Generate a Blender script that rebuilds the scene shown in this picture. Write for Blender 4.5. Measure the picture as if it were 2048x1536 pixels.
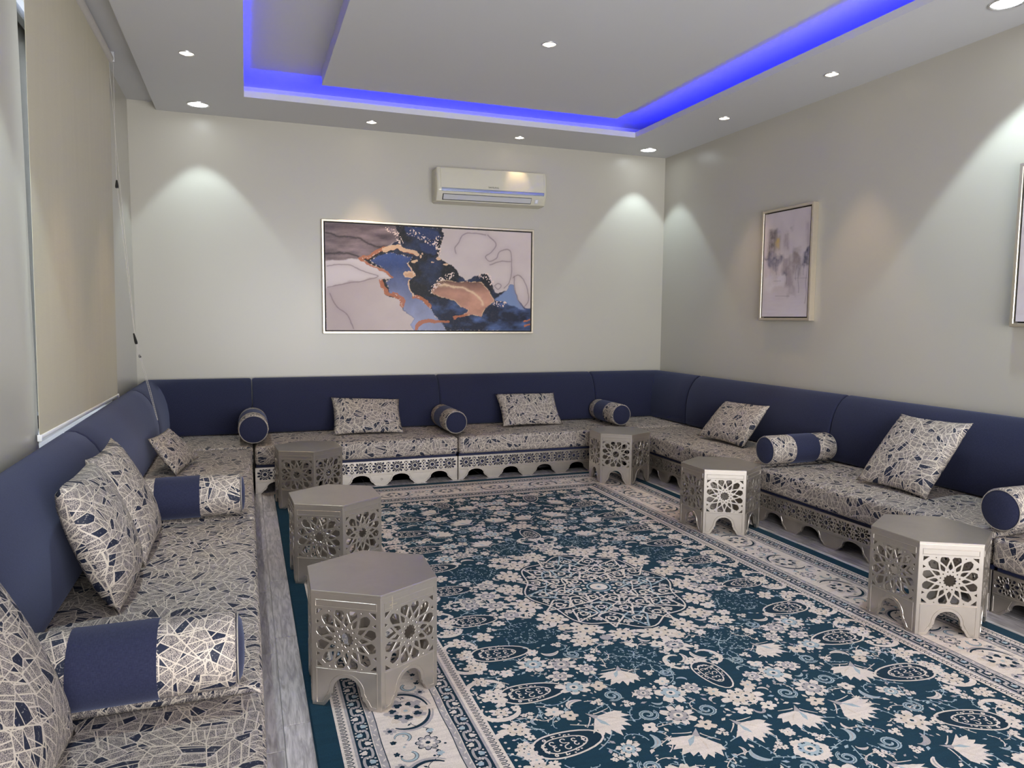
import bpy, bmesh, math, random
import numpy as np
from mathutils import Matrix, Vector

# ------------------------------------------------------------------ clear
for o in list(bpy.data.objects):
    bpy.data.objects.remove(o, do_unlink=True)
SC = bpy.context.scene
COL = SC.collection
rnd = random.Random(7)
PI = math.pi

# ------------------------------------------------------------------ room dimensions (metres)
W = 5.18          # room width, left wall x=0, right wall x=W, back wall y=0
YF = -8.2         # front wall (behind the camera)
HS = 3.15         # underside of the lowered ceiling border
HC = 3.36         # upper ceiling
OX0, OX1, OY0, OY1 = 0.918, 4.43, -0.668, -7.1   # opening in the border
SX0 = 0.2206      # border stops short of the window wall

# ------------------------------------------------------------------ camera
cam_d = bpy.data.cameras.new('camera')
cam = bpy.data.objects.new('camera', cam_d)
COL.objects.link(cam)
cam_d.sensor_width = 36.0
cam_d.sensor_fit = 'HORIZONTAL'
cam_d.lens = 1456.34 / 2048 * 36.0
cam_d.clip_start = 0.02
r_ = Vector((0.93946582, -0.3425549, 0.00775351))
u_ = Vector((0.02343213, 0.08680591, 0.99594963))
f_ = Vector((0.34184048, 0.93547895, -0.08957797))
cam.matrix_world = Matrix((
    (r_.x, u_.x, -f_.x, 0.888034), (r_.y, u_.y, -f_.y, -6.982714),
    (r_.z, u_.z, -f_.z, 1.419093), (0, 0, 0, 1)))
SC.camera = cam

# ------------------------------------------------------------------ view / world / daylight
vs = SC.view_settings
vs.view_transform = 'Standard'
vs.look = 'None'
vs.gamma = 1.0
vs.use_curve_mapping = False
vs.exposure = 0.97
world = bpy.data.worlds.new('sky')
SC.world = world
world.use_nodes = True
bg = world.node_tree.nodes['Background']
bg.inputs[0].default_value = (0.96, 0.965, 0.99, 1)
bg.inputs[1].default_value = 7.2

WIN2 = (0.45, 4.75, 0.15, 2.55)   # wide glazed opening in the wall behind the camera: x0,x1,z0,z1


def portal(loc, rot, sx, sy):
    d = bpy.data.lights.new('window_daylight', 'AREA')
    d.shape = 'RECTANGLE'
    d.size, d.size_y = sx, sy
    d.energy = 1
    d.cycles.is_portal = True
    o = bpy.data.objects.new('window_daylight', d)
    COL.objects.link(o)
    o.location = loc
    o.rotation_euler = rot


portal(((WIN2[0] + WIN2[1]) / 2, YF - 0.16, (WIN2[2] + WIN2[3]) / 2), (PI / 2, 0, 0), WIN2[1] - WIN2[0], WIN2[3] - WIN2[2])

COOL = (0.76, 0.93, 1.0)
WARM = (1.0, 0.72, 0.44)
P_LARGE, P_SMALL = 27.0, 20.0
A_LARGE, A_SMALL = 74, 54
LED_STRENGTH = 50.0


def spot(parent, power, angle, blend, color, radius):
    d = bpy.data.lights.new('downlight_lamp', 'SPOT')
    d.energy = power
    d.spot_size = math.radians(angle)
    d.spot_blend = blend
    d.color = color
    d.shadow_soft_size = radius
    o = bpy.data.objects.new('downlight_lamp', d)
    COL.objects.link(o)
    o.parent = parent
    o.location = (0, 0, -0.012)


# ------------------------------------------------------------------ node helpers
def mat(name):
    m = bpy.data.materials.new(name)
    m.use_nodes = True
    nt = m.node_tree
    b = nt.nodes['Principled BSDF']
    return m, nt, b


def setp(b, color=None, rough=None, metal=None, spec=None, sheen=None):
    if color is not None:
        b.inputs['Base Color'].default_value = (*color, 1)
    if rough is not None:
        b.inputs['Roughness'].default_value = rough
    if metal is not None:
        b.inputs['Metallic'].default_value = metal
    if spec is not None:
        b.inputs['Specular IOR Level'].default_value = spec
    if sheen is not None:
        b.inputs['Sheen Weight'].default_value = sheen
        b.inputs['Sheen Roughness'].default_value = 0.5


class NT:
    def __init__(s, nt):
        s.nt = nt

    def n(s, typ, **kw):
        nd = s.nt.nodes.new(typ)
        for k, v in kw.items():
            setattr(nd, k, v)
        return nd

    def link(s, a, b):
        s.nt.links.new(a, b)

    def val(s, x, sock):
        if hasattr(x, 'is_output'):
            s.link(x, sock)
        else:
            sock.default_value = x

    def math(s, op, a, b=0.0, clamp=False):
        nd = s.n('ShaderNodeMath', operation=op, use_clamp=clamp)
        s.val(a, nd.inputs[0])
        s.val(b, nd.inputs[1])
        return nd.outputs[0]

    def mix(s, f, a, b):
        nd = s.n('ShaderNodeMix', data_type='RGBA')
        s.val(f, nd.inputs[0])
        for x, i in ((a, 6), (b, 7)):
            if hasattr(x, 'is_output'):
                s.link(x, nd.inputs[i])
            else:
                nd.inputs[i].default_value = (*x, 1)
        return nd.outputs[2]

    def step(s, x, lo, hi):
        nd = s.n('ShaderNodeMapRange', interpolation_type='SMOOTHSTEP')
        s.val(x, nd.inputs[0])
        nd.inputs[1].default_value = lo
        nd.inputs[2].default_value = hi
        return nd.outputs[0]

    def noise(s, vec, scale, detail=2.0, rough=0.5, dist=0.0):
        nd = s.n('ShaderNodeTexNoise')
        if vec is not None:
            s.link(vec, nd.inputs['Vector'])
        nd.inputs['Scale'].default_value = scale
        nd.inputs['Detail'].default_value = detail
        nd.inputs['Roughness'].default_value = rough
        nd.inputs['Distortion'].default_value = dist
        return nd.outputs['Fac']

    def mapping(s, vec, loc=(0, 0, 0), rot=(0, 0, 0), scale=(1, 1, 1)):
        nd = s.n('ShaderNodeMapping')
        s.link(vec, nd.inputs[0])
        nd.inputs[1].default_value = loc
        nd.inputs[2].default_value = rot
        nd.inputs[3].default_value = scale
        return nd.outputs[0]

    def coord(s, which):
        return s.n('ShaderNodeTexCoord').outputs[which]

    def bump(s, b, height, strength, dist=0.01):
        nd = s.n('ShaderNodeBump')
        nd.inputs['Strength'].default_value = strength
        nd.inputs['Distance'].default_value = dist
        s.link(height, nd.inputs['Height'])
        s.link(nd.outputs[0], b.inputs['Normal'])


def m_plain(name, color, rough=0.5, metal=0.0, spec=0.5, nscale=None, namt=0.06, bump=0.0, bscale=200):
    m, nt, b = mat(name)
    setp(b, color, rough, metal, spec)
    N = NT(nt)
    if nscale:
        f = N.noise(N.coord('Object'), nscale, 3)
        lo = tuple(c * (1 - namt) for c in color)
        hi = tuple(min(1, c * (1 + namt)) for c in color)
        N.link(N.mix(f, lo, hi), b.inputs['Base Color'])
    if bump:
        N.bump(b, N.noise(N.coord('Object'), bscale, 2), bump, 0.002)
    return m


def m_emit(name, color, strength):
    m, nt, b = mat(name)
    setp(b, (0.8, 0.8, 0.8), 0.4)
    b.inputs['Emission Color'].default_value = (*color, 1)
    b.inputs['Emission Strength'].default_value = strength
    return m


# ------------------------------------------------------------------ materials
M = {}
M['wall'] = m_plain('wall_paint', (0.465, 0.44, 0.378), 0.30, 0, 0.42, 1.2, 0.025, 0.10, 420)
M['ceiling'] = m_plain('ceiling_paint', (0.62, 0.62, 0.63), 0.55, 0, 0.3, 0.8, 0.02)
M['white_metal'] = m_plain('white_aluminium', (0.78, 0.78, 0.78), 0.35, 0, 0.5, 5, 0.03)
M['cream_plastic'] = m_plain('cream_plastic', (0.60, 0.57, 0.46), 0.16, 0, 0.5, 4, 0.02)
M['grey_plastic'] = m_plain('grey_plastic', (0.52, 0.52, 0.53), 0.35, 0, 0.5, 4, 0.03)
M['silver_trim'] = m_plain('silver_blue_trim', (0.42, 0.47, 0.62), 0.22, 0.7, 0.5, 8, 0.03)
M['dark'] = m_plain('dark_slot', (0.02, 0.02, 0.02), 0.6, 0, 0.3, 9, 0.1)
M['black'] = m_plain('black_plastic', (0.012, 0.012, 0.012), 0.4, 0, 0.5, 20, 0.1)
M['chain'] = m_plain('chain_plastic', (0.55, 0.52, 0.48), 0.4, 0, 0.5, 50, 0.1)
M['tube'] = m_plain('tube_fabric', (0.50, 0.47, 0.44), 0.6, 0, 0.3, 30, 0.05)
M['champagne'] = m_plain('champagne_frame', (0.62, 0.55, 0.44), 0.32, 0.75, 0.5, 30, 0.06)
M['base_wood'] = m_plain('navy_base_cloth', (0.012, 0.016, 0.05), 0.7, 0, 0.3, 60, 0.2)
M['chrome'] = m_plain('chrome_ring', (0.75, 0.75, 0.76), 0.2, 0.9, 0.5, 20, 0.03)
M['lens_cool'] = m_emit('cool_lens', (0.88, 0.96, 1.0), 9.0)
M['lens_warm'] = m_emit('warm_lens', (1.0, 0.86, 0.68), 6.0)
M['led'] = m_emit('blue_led', (0.0, 0.004, 1.0), LED_STRENGTH)


def make_silver():
    m, nt, b = mat('silver_bronze_paint')
    setp(b, (0.5, 0.46, 0.42), 0.42, 0.88)
    N = NT(nt)
    oc = N.coord('Object')
    f = N.noise(oc, 9, 4, 0.6, 0.6)
    c = N.mix(f, (0.46, 0.415, 0.365), (0.565, 0.515, 0.46))
    N.link(c, b.inputs['Base Color'])
    g = N.noise(N.mapping(oc, scale=(6, 6, 40)), 12, 3)
    r = N.step(g, -0.2, 1.2)
    nd = N.n('ShaderNodeMapRange')
    N.link(g, nd.inputs[0])
    nd.inputs[3].default_value = 0.27
    nd.inputs[4].default_value = 0.37
    N.link(nd.outputs[0], b.inputs['Roughness'])
    N.bump(b, N.noise(oc, 300, 2), 0.05, 0.001)
    return m


M['silver'] = make_silver()


def make_navy():
    m, nt, b = mat('navy_linen')
    setp(b, (0.03, 0.036, 0.10), 0.85, 0, 0.15, 0.20)
    b.inputs['Sheen Tint'].default_value = (0.45, 0.5, 0.75, 1)
    N = NT(nt)
    uv = N.coord('UV')
    a = N.noise(N.mapping(uv, scale=(1, 0.12, 1)), 700, 2)
    c = N.noise(N.mapping(uv, scale=(0.12, 1, 1)), 700, 2)
    w = N.math('ADD', a, c)
    w2 = N.math('MULTIPLY', w, 0.5)
    big = N.noise(uv, 3, 2)
    col = N.mix(N.step(w2, 0.35, 0.65), (0.0125, 0.014, 0.034), (0.024, 0.027, 0.058))
    col = N.mix(N.math('MULTIPLY', big, 0.25), col, (0.018, 0.020, 0.044))
    N.link(col, b.inputs['Base Color'])
    N.bump(b, w2, 0.25, 0.001)
    return m


M['navy'] = make_navy()


def make_fabric():
    m, nt, b = mat('shard_jacquard')
    setp(b, (0.4, 0.37, 0.33), 0.55, 0.0, 0.3)
    N = NT(nt)
    uv = N.coord('UV')

    def shards(big, fine, rot, loc, half):
        """patches of straight lines, each patch turned its own way"""
        vec = N.mapping(uv, loc, (0, 0, rot), (1.45, 1.45, 1))
        e = N.n('ShaderNodeTexVoronoi', voronoi_dimensions='2D', feature='DISTANCE_TO_EDGE')
        c = N.n('ShaderNodeTexVoronoi', voronoi_dimensions='2D', feature='F1')
        for nd_ in (e, c):
            N.link(vec, nd_.inputs['Vector'])
            nd_.inputs['Scale'].default_value = big
        sep = N.n('ShaderNodeSeparateColor')
        N.link(c.outputs['Color'], sep.inputs[0])
        th = N.math('MULTIPLY', sep.outputs[0], PI)
        xyz = N.n('ShaderNodeSeparateXYZ')
        N.link(vec, xyz.inputs[0])
        p = N.math('ADD', N.math('MULTIPLY', xyz.outputs[0], N.math('COSINE', th)), N.math('MULTIPLY', xyz.outputs[1], N.math('SINE', th)))
        p = N.math('ADD', p, N.math('MULTIPLY', sep.outputs[1], 9.0))
        e1 = N.n('ShaderNodeTexVoronoi', voronoi_dimensions='1D', feature='DISTANCE_TO_EDGE')
        c1 = N.n('ShaderNodeTexVoronoi', voronoi_dimensions='1D', feature='F1')
        for nd_ in (e1, c1):
            N.link(p, nd_.inputs['W'])
            nd_.inputs['Scale'].default_value = fine
        la = N.math('SUBTRACT', 1.0, N.step(e.outputs['Distance'], half * big * 0.7, half * big * 1.3))
        lb = N.math('SUBTRACT', 1.0, N.step(e1.outputs['Distance'], half * fine * 0.7, half * fine * 1.3))
        s1 = N.n('ShaderNodeSeparateColor')
        N.link(c1.outputs['Color'], s1.inputs[0])
        h_ = N.math('ADD', N.math('MULTIPLY', sep.outputs[2], 3.7), N.math('MULTIPLY', s1.outputs[0], 5.9))
        return N.math('MAXIMUM', la, lb), h_
    l1, h1 = shards(9.0, 21.0, 0.3, (0.3, 0.1, 0), 0.0022)
    l2, h2 = shards(7.5, 19.0, 1.2, (1.7, 4.2, 0), 0.0020)
    line = N.math('MAXIMUM', l1, l2)
    h = N.math('FRACT', N.math('ADD', h1, h2))
    navy_cell = N.math('GREATER_THAN', h, 0.79)
    # fine weave inside the pale shards
    wv = N.noise(N.mapping(uv, scale=(1.0, 0.55, 1)), 620, 2, 0.6)
    blot = N.noise(uv, 60, 2)
    wv2 = N.math('ADD', wv, N.math('MULTIPLY', N.math('SUBTRACT', blot, 0.5), 0.25))
    pale = N.mix(N.step(wv2, 0.44, 0.58), (0.042, 0.038, 0.054), (0.44, 0.38, 0.325))
    spk = N.noise(uv, 130, 3, 0.65, 0.8)
    dark = N.mix(N.step(spk, 0.60, 0.66), (0.011, 0.015, 0.034), (0.30, 0.28, 0.26))
    body = N.mix(navy_cell, pale, dark)
    col = N.mix(line, body, (0.53, 0.46, 0.38))
    N.link(col, b.inputs['Base Color'])
    nd = N.n('ShaderNodeMapRange')
    N.link(line, nd.inputs[0])
    nd.inputs[3].default_value = 0.62
    nd.inputs[4].default_value = 0.38
    N.link(nd.outputs[0], b.inputs['Roughness'])
    N.bump(b, N.math('ADD', N.math('MULTIPLY', line, 0.8), N.math('MULTIPLY', wv, 0.5)), 0.25, 0.001)
    return m


M['fabric'] = make_fabric()


def make_plank():
    m, nt, b = mat('grey_wood_tile')
    setp(b, (0.3, 0.29, 0.3), 0.38, 0, 0.45)
    N = NT(nt)
    oc = N.coord('Object')
    info = N.n('ShaderNodeObjectInfo')
    off = N.n('ShaderNodeCombineXYZ')
    N.link(N.math('MULTIPLY', info.outputs['Random'], 37.0), off.inputs[0])
    N.link(N.math('MULTIPLY', info.outputs['Random'], 91.0), off.inputs[1])
    add = N.n('ShaderNodeVectorMath', operation='ADD')
    N.link(oc, add.inputs[0])
    N.link(off.outputs[0], add.inputs[1])
    st = N.mapping(add.outputs[0], scale=(9, 1.1, 1))
    g = N.noise(st, 4.0, 6, 0.62, 1.6)
    fine = N.noise(N.mapping(add.outputs[0], scale=(60, 2.5, 1)), 4.0, 3)
    f = N.math('ADD', N.math('MULTIPLY', g, 0.75), N.math('MULTIPLY', fine, 0.25))
    col = N.mix(N.step(f, 0.36, 0.66), (0.27, 0.25, 0.25), (0.56, 0.525, 0.525))
    sh = N.math('ADD', 0.85, N.math('MULTIPLY', info.outputs['Random'], 0.25))
    mul = N.n('ShaderNodeVectorMath', operation='SCALE')
    N.link(col, mul.inputs[0])
    N.link(sh, mul.inputs['Scale'])
    N.link(mul.outputs[0], b.inputs['Base Color'])
    return m


M['plank'] = make_plank()
M['grout'] = m_plain('floor_grout', (0.30, 0.285, 0.28), 0.7, 0, 0.3, 15, 0.1)


def make_blind():
    m, nt, b = mat('blind_cloth')
    setp(b, (0.46, 0.41, 0.33), 0.6, 0, 0.3)
    N = NT(nt)
    oc = N.coord('Object')
    a = N.noise(N.mapping(oc, scale=(1, 30, 1)), 14, 4)
    c = N.noise(N.mapping(oc, scale=(1, 1, 30)), 14, 4)
    st = N.noise(N.mapping(oc, scale=(1, 5, 0.35)), 3, 3)
    f = N.math('ADD', N.math('MULTIPLY', N.math('ADD', a, c), 0.3), N.math('MULTIPLY', st, 0.4))
    N.link(N.mix(f, (0.48, 0.44, 0.325), (0.60, 0.555, 0.43)), b.inputs['Base Color'])
    N.bump(b, N.math('ADD', a, c), 0.15, 0.001)
    return m


M['blind'] = make_blind()


def make_glass(tint=(1, 1, 1)):
    m, nt, b = mat('window_glass')
    setp(b, (1, 1, 1), 0.0, 0, 0.5)
    N = NT(nt)
    tr = N.n('ShaderNodeBsdfTransparent')
    tr.inputs['Color'].default_value = (*tint, 1)
    gl = N.n('ShaderNodeBsdfGlossy')
    gl.inputs['Roughness'].default_value = 0.02
    fr = N.n('ShaderNodeFresnel')
    fr.inputs['IOR'].default_value = 1.45
    mx = N.n('ShaderNodeMixShader')
    N.link(fr.outputs[0], mx.inputs[0])
    N.link(tr.outputs[0], mx.inputs[1])
    N.link(gl.outputs[0], mx.inputs[2])
    N.link(mx.outputs[0], nt.nodes['Material Output'].inputs['Surface'])
    return m


M['glass'] = make_glass()
M['tinted_glass'] = make_glass((0.58, 0.62, 0.70))


def pile(name, color, var=0.18):
    m, nt, b = mat(name)
    setp(b, color, 0.95, 0, 0.04, 0.03)
    N = NT(nt)
    oc = N.coord('Object')
    f = N.noise(oc, 420, 2)
    g = N.noise(N.mapping(oc, scale=(1, 9, 1)), 7, 4)
    h = N.math('ADD', N.math('MULTIPLY', f, 0.6), N.math('MULTIPLY', g, 0.4))
    lo = tuple(c * (1 - var) for c in color)
    hi = tuple(min(1, c * (1 + var)) for c in color)
    N.link(N.mix(N.step(h, 0.3, 0.7), lo, hi), b.inputs['Base Color'])
    N.bump(b, f, 0.4, 0.003)
    return m


RUGCOL = {
    'teal': (0.007, 0.032, 0.054), 'cream': (0.57, 0.50, 0.45), 'grey': (0.32, 0.295, 0.30),
    'blue': (0.29, 0.355, 0.39), 'navy': (0.006, 0.022, 0.040), 'sand': (0.52, 0.44, 0.37)}
RUGKEYS = list(RUGCOL)
for k in RUGKEYS:
    M['pile_' + k] = pile('pile_' + k, RUGCOL[k])


def make_print():
    m, nt, b = mat('canvas_print')
    setp(b, (0.5, 0.5, 0.5), 0.5, 0, 0.3)
    N = NT(nt)
    a = N.n('ShaderNodeVertexColor', layer_name='ink')
    N.link(a.outputs['Color'], b.inputs['Base Color'])
    N.bump(b, N.noise(N.coord('Object'), 500, 2), 0.1, 0.001)
    return m


M['print'] = make_print()


# ------------------------------------------------------------------ mesh helpers
def link_mesh(name, me, material=None, parent=None):
    o = bpy.data.objects.new(name, me)
    if material is not None and not me.materials:
        me.materials.append(material)
    COL.objects.link(o)
    if parent is not None:
        o.parent = parent
    return o


def obj_from_bm(name, bm, material, parent=None, smooth=False, angle=None):
    bmesh.ops.recalc_face_normals(bm, faces=bm.faces[:])
    me = bpy.data.meshes.new(name)
    bm.to_mesh(me)
    bm.free()
    if smooth:
        me.polygons.foreach_set('use_smooth', [True] * len(me.polygons))
        if angle:
            me.set_sharp_from_angle(angle=math.radians(angle))
    return link_mesh(name, me, material, parent)


def add_box(bm, x0, x1, y0, y1, z0, z1):
    v = [bm.verts.new(p) for p in ((x0, y0, z0), (x1, y0, z0), (x1, y1, z0), (x0, y1, z0),
                                   (x0, y0, z1), (x1, y0, z1), (x1, y1, z1), (x0, y1, z1))]
    for f in ((0, 3, 2, 1), (4, 5, 6, 7), (0, 1, 5, 4), (1, 2, 6, 5), (2, 3, 7, 6), (3, 0, 4, 7)):
        bm.faces.new([v[i] for i in f])
    return v


def boxes(name, lst, material, parent=None, bevel=0.0, seg=2):
    bm = bmesh.new()
    for b in lst:
        add_box(bm, *b)
    if bevel:
        bmesh.ops.bevel(bm, geom=bm.edges[:] + bm.verts[:], offset=bevel, segments=seg, affect='EDGES', profile=0.5)
    return obj_from_bm(name, bm, material, parent, smooth=bool(bevel), angle=40)


def add_rings(bm, rings, cap=True, closed=True):
    """rings: list of point lists of equal length -> skinned surface"""
    vs_ = [[bm.verts.new(p) for p in r] for r in rings]
    n = len(rings[0])
    for a, b in zip(vs_[:-1], vs_[1:]):
        for i in range(n if closed else n - 1):
            j = (i + 1) % n
            bm.faces.new((a[i], a[j], b[j], b[i]))
    if cap:
        bm.faces.new(vs_[0][::-1])
        bm.faces.new(vs_[-1])
    return vs_


def circle(r, n, c=(0, 0, 0), axis='z'):
    out = []
    for i in range(n):
        a = 2 * PI * i / n
        x, y = r * math.cos(a), r * math.sin(a)
        out.append({'z': (c[0] + x, c[1] + y, c[2]), 'x': (c[0], c[1] + x, c[2] + y),
                    'y': (c[0] + x, c[1], c[2] + y)}[axis])
    return out


def tube(bm, pts, r, n=6):
    pts = [Vector(p) for p in pts]
    rings = []
    for i, p in enumerate(pts):
        d = (pts[min(i + 1, len(pts) - 1)] - pts[max(i - 1, 0)]).normalized()
        a = d.cross(Vector((0.3, 0.9, 0.17))).normalized()
        b = d.cross(a)
        rings.append([p + a * (r * math.cos(2 * PI * k / n)) + b * (r * math.sin(2 * PI * k / n)) for k in range(n)])
    add_rings(bm, rings)


def box_uv(me, off=(0.0, 0.0), scale=1.0):
    uvl = me.uv_layers.new(name='UVMap')
    for p in me.polygons:
        n = p.normal
        ax = max(range(3), key=lambda i: abs(n[i]))
        for li in p.loop_indices:
            c = me.vertices[me.loops[li].vertex_index].co
            if ax == 2:
                u, v = c.x, c.y
            elif ax == 1:
                u, v = c.x, c.z - 0.9
            else:
                u, v = c.y + 0.4, c.z - 0.9
            uvl.data[li].uv = (u * scale + off[0], v * scale + off[1])


def empty(name, loc=(0, 0, 0), rz=0.0):
    o = bpy.data.objects.new(name, None)
    COL.objects.link(o)
    o.location = loc
    o.rotation_euler = (0, 0, rz)
    o.empty_display_size = 0.1
    return o


def tag(o, label=None, cat=None, group=None, kind=None):
    if label:
        o['label'] = label
    if cat:
        o['category'] = cat
    if group:
        o['group'] = group
    if kind:
        o['kind'] = kind
    return o


def struct(o):
    o['kind'] = 'structure'
    return o


def copy_tree(o, parent=None):
    c = o.copy()
    COL.objects.link(c)
    if parent is not None:
        c.parent = parent
        c.matrix_parent_inverse = o.matrix_parent_inverse.copy()
    for ch in list(o.children):
        copy_tree(ch, c)
    return c


def curve_panel(name, outline, holes, half, bevel=0.0009):
    """flat sheet with true holes: filled 2D curve, extruded and bevelled, as mesh data"""
    cu = bpy.data.curves.new(name, 'CURVE')
    cu.dimensions = '2D'
    cu.fill_mode = 'BOTH'
    cu.extrude = half
    cu.bevel_depth = bevel
    cu.bevel_resolution = 0
    cu.offset = -bevel
    for poly in [outline] + holes:
        sp = cu.splines.new('POLY')
        sp.points.add(len(poly) - 1)
        for pt, (x, y) in zip(sp.points, poly):
            pt.co = (x, y, 0, 1)
        sp.use_cyclic_u = True
    o = bpy.data.objects.new(name, cu)
    COL.objects.link(o)
    dg = bpy.context.evaluated_depsgraph_get()
    me = bpy.data.meshes.new_from_object(o.evaluated_get(dg))
    me.name = name
    me.polygons.foreach_set('use_smooth', [False] * len(me.polygons))
    bpy.data.objects.remove(o)
    bpy.data.curves.remove(cu)
    return me


def text_mesh(body, size, depth):
    cu = bpy.data.curves.new('lettering', 'FONT')
    cu.body = body
    cu.size = size
    cu.extrude = depth
    cu.align_x = 'CENTER'
    cu.align_y = 'CENTER'
    o = bpy.data.objects.new('lettering', cu)
    COL.objects.link(o)
    dg = bpy.context.evaluated_depsgraph_get()
    me = bpy.data.meshes.new_from_object(o.evaluated_get(dg))
    bpy.data.objects.remove(o)
    return me


# ================================================================== STRUCTURE
# floor: slab + wood-look planks
floor = struct(boxes('floor', [(-0.2, W + 0.2, YF - 0.2, 0.2, -0.12, -0.004)], M['grout']))
PW, PL = 0.21, 0.742
bm = bmesh.new()
add_box(bm, 0, PW - 0.003, 0, PL - 0.003, -0.004, 0.0)
bmesh.ops.bevel(bm, geom=[e for e in bm.edges if all(v.co.z > -0.001 for v in e.verts)], offset=0.001, segments=1, affect='EDGES')
plank_me = bpy.data.meshes.new('plank')
bmesh.ops.recalc_face_normals(bm, faces=bm.faces[:])
bm.to_mesh(plank_me)
bm.free()
plank_me.materials.append(M['plank'])
for i in range(-4, 20):
    x = 0.98 + PW * i
    if x < 0.1 or x > W - 0.05:
        continue
    offy = 0.0 if i == 0 else (0.37 if i % 2 else 0.12) + 0.11 * ((i * 7) % 3)
    for j in range(-5, 7):
        y = -4.442 + PL * j + (offy % PL)
        y1 = y + PL
        if y < YF + 0.05 or y > -0.1:
            continue
        if y1 < -5.6 and x > 1.2:
            continue
        if x > 1.35 and x < 3.9 and y1 < -1.25:
            continue
        if x < 0.70 and y1 < -1.2:
            continue
        o = link_mesh('plank', plank_me, None, floor)
        o.location = (x, min(y, -PL), 0) if y1 > 0 else (x, y, 0)

# walls
struct(boxes('wall_back', [(-0.2, W + 0.2, 0, 0.2, -0.12, 3.6)], M['wall']))
struct(boxes('wall_right', [(W, W + 0.2, YF - 0.2, 0.0, -0.12, 3.6)], M['wall']))
WY0, WY1, WZ0, WZ1 = -3.205, -1.27, 0.78, 2.95      # window opening behind the blind
struct(boxes('wall_left', [(-0.2, 0, YF - 0.2, WY0, -0.12, 3.6), (-0.2, 0, WY1, 0.0, -0.12, 3.6),
                           (-0.2, 0, WY0, WY1, -0.12, WZ0), (-0.2, 0, WY0, WY1, WZ1, 3.6)], M['wall']))
x0, x1, z0, z1 = WIN2
struct(boxes('wall_front', [(0, x0, YF - 0.2, YF, -0.12, 3.6), (x1, W, YF - 0.2, YF, -0.12, 3.6),
                            (x0, x1, YF - 0.2, YF, -0.12, z0), (x0, x1, YF - 0.2, YF, z1, 3.6)], M['wall']))


def window(name, horizontal, a0, a1, z0, z1, plane, n, glass='glass'):
    """aluminium window; a runs along y (horizontal False) or x; plane = coordinate of the glass"""
    t, d = 0.05, 0.035

    def bx(a, b, c, e, dd=d):
        return (plane - dd, plane + dd, a, b, c, e) if not horizontal else (a, b, plane - dd, plane + dd, c, e)
    lst = [bx(a0, a0 + t, z0, z1), bx(a1 - t, a1, z0, z1), bx(a0 + t, a1 - t, z0, z0 + t), bx(a0 + t, a1 - t, z1 - t, z1)]
    step = (a1 - a0) / n
    for k in range(1, n):
        c = a0 + k * step
        lst.append(bx(c - 0.03, c + 0.03, z0 + t, z1 - t, d * 0.8))
    w = struct(boxes(name, lst, M['white_metal'], None, 0.004, 1))
    for k in range(n):
        p0, p1 = a0 + k * step + 0.03, a0 + (k + 1) * step - 0.03
        boxes('pane', [bx(p0, p1, z0 + t, z1 - t, 0.002)], M[glass], w)
    return w


w1 = window('window_1', False, WY0, WY1, WZ0, WZ1, -0.10, 2, 'tinted_glass')
boxes('sill', [(-0.065, -0.004, WY0 + 0.002, WY1 - 0.002, WZ0 + 0.001, WZ0 + 0.02)], M['white_metal'], w1, 0.003, 1)
window('window_2', True, WIN2[0], WIN2[1], WIN2[2], WIN2[3], YF - 0.1, 4)

# ceiling: upper slab, lowered border with cove, dropped centre panel, narrow slot at the window wall
ceiling = struct(boxes('ceiling', [(SX0, W, YF, 0, HC, HC + 0.2)], M['ceiling']))
boxes('recess_slab', [(0, SX0, YF, 0, 3.216, HC + 0.2)], M['ceiling'], ceiling)
LIP, CV = 0.05, 0.45
bm = bmesh.new()
FL = 0.008                       # cove floor thickness; a narrow upstand hides the strip
add_box(bm, SX0, OX0 - CV, YF, 0, HS, HC)
add_box(bm, OX1 + CV, W, YF, 0, HS, HC)
add_box(bm, OX0 - CV, OX1 + CV, OY0 + CV, 0, HS, HC)
add_box(bm, OX0 - CV, OX1 + CV, YF, OY1 - CV, HS, HC)
add_box(bm, OX0 - CV, OX0, OY1 - CV, OY0 + CV, HS, HS + FL)
add_box(bm, OX1, OX1 + CV, OY1 - CV, OY0 + CV, HS, HS + FL)
add_box(bm, OX0, OX1, OY0, OY0 + CV, HS, HS + FL)
add_box(bm, OX0, OX1, OY1 - CV, OY1, HS, HS + FL)
LW = 0.014
add_box(bm, OX0 - LW, OX0, OY1 - LW, OY0 + LW, HS + FL, HS + LIP)
add_box(bm, OX1, OX1 + LW, OY1 - LW, OY0 + LW, HS + FL, HS + LIP)
add_box(bm, OX0, OX1, OY0, OY0 + LW, HS + FL, HS + LIP)
add_box(bm, OX0, OX1, OY1 - LW, OY1, HS + FL, HS + LIP)
obj_from_bm('lowered_border', bm, M['ceiling'], ceiling)
boxes('dropped_panel', [(1.50, 4.13, -6.9, -0.855, 3.25, HC)], M['ceiling'], ceiling)

# blue light strip lying in the cove
led = empty('led_strip', (0, 0, 0))
tag(led, 'blue light strip tucked in the cove around the ceiling opening', 'light strip')
zl = HS + 0.009
d0, d1 = 0.022, 0.032
for bx_ in ((OX0 - d1, OX0 - d0, OY1 - d1, OY0 + d1), (OX1 + d0, OX1 + d1, OY1 - d1, OY0 + d1),
            (OX0 - d0, OX1 + d0, OY0 + d0, OY0 + d1), (OX0 - d0, OX1 + d0, OY1 - d1, OY1 - d0)):
    boxes('strip', [(*bx_, zl, zl + 0.004)], M['led'], led)


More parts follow.
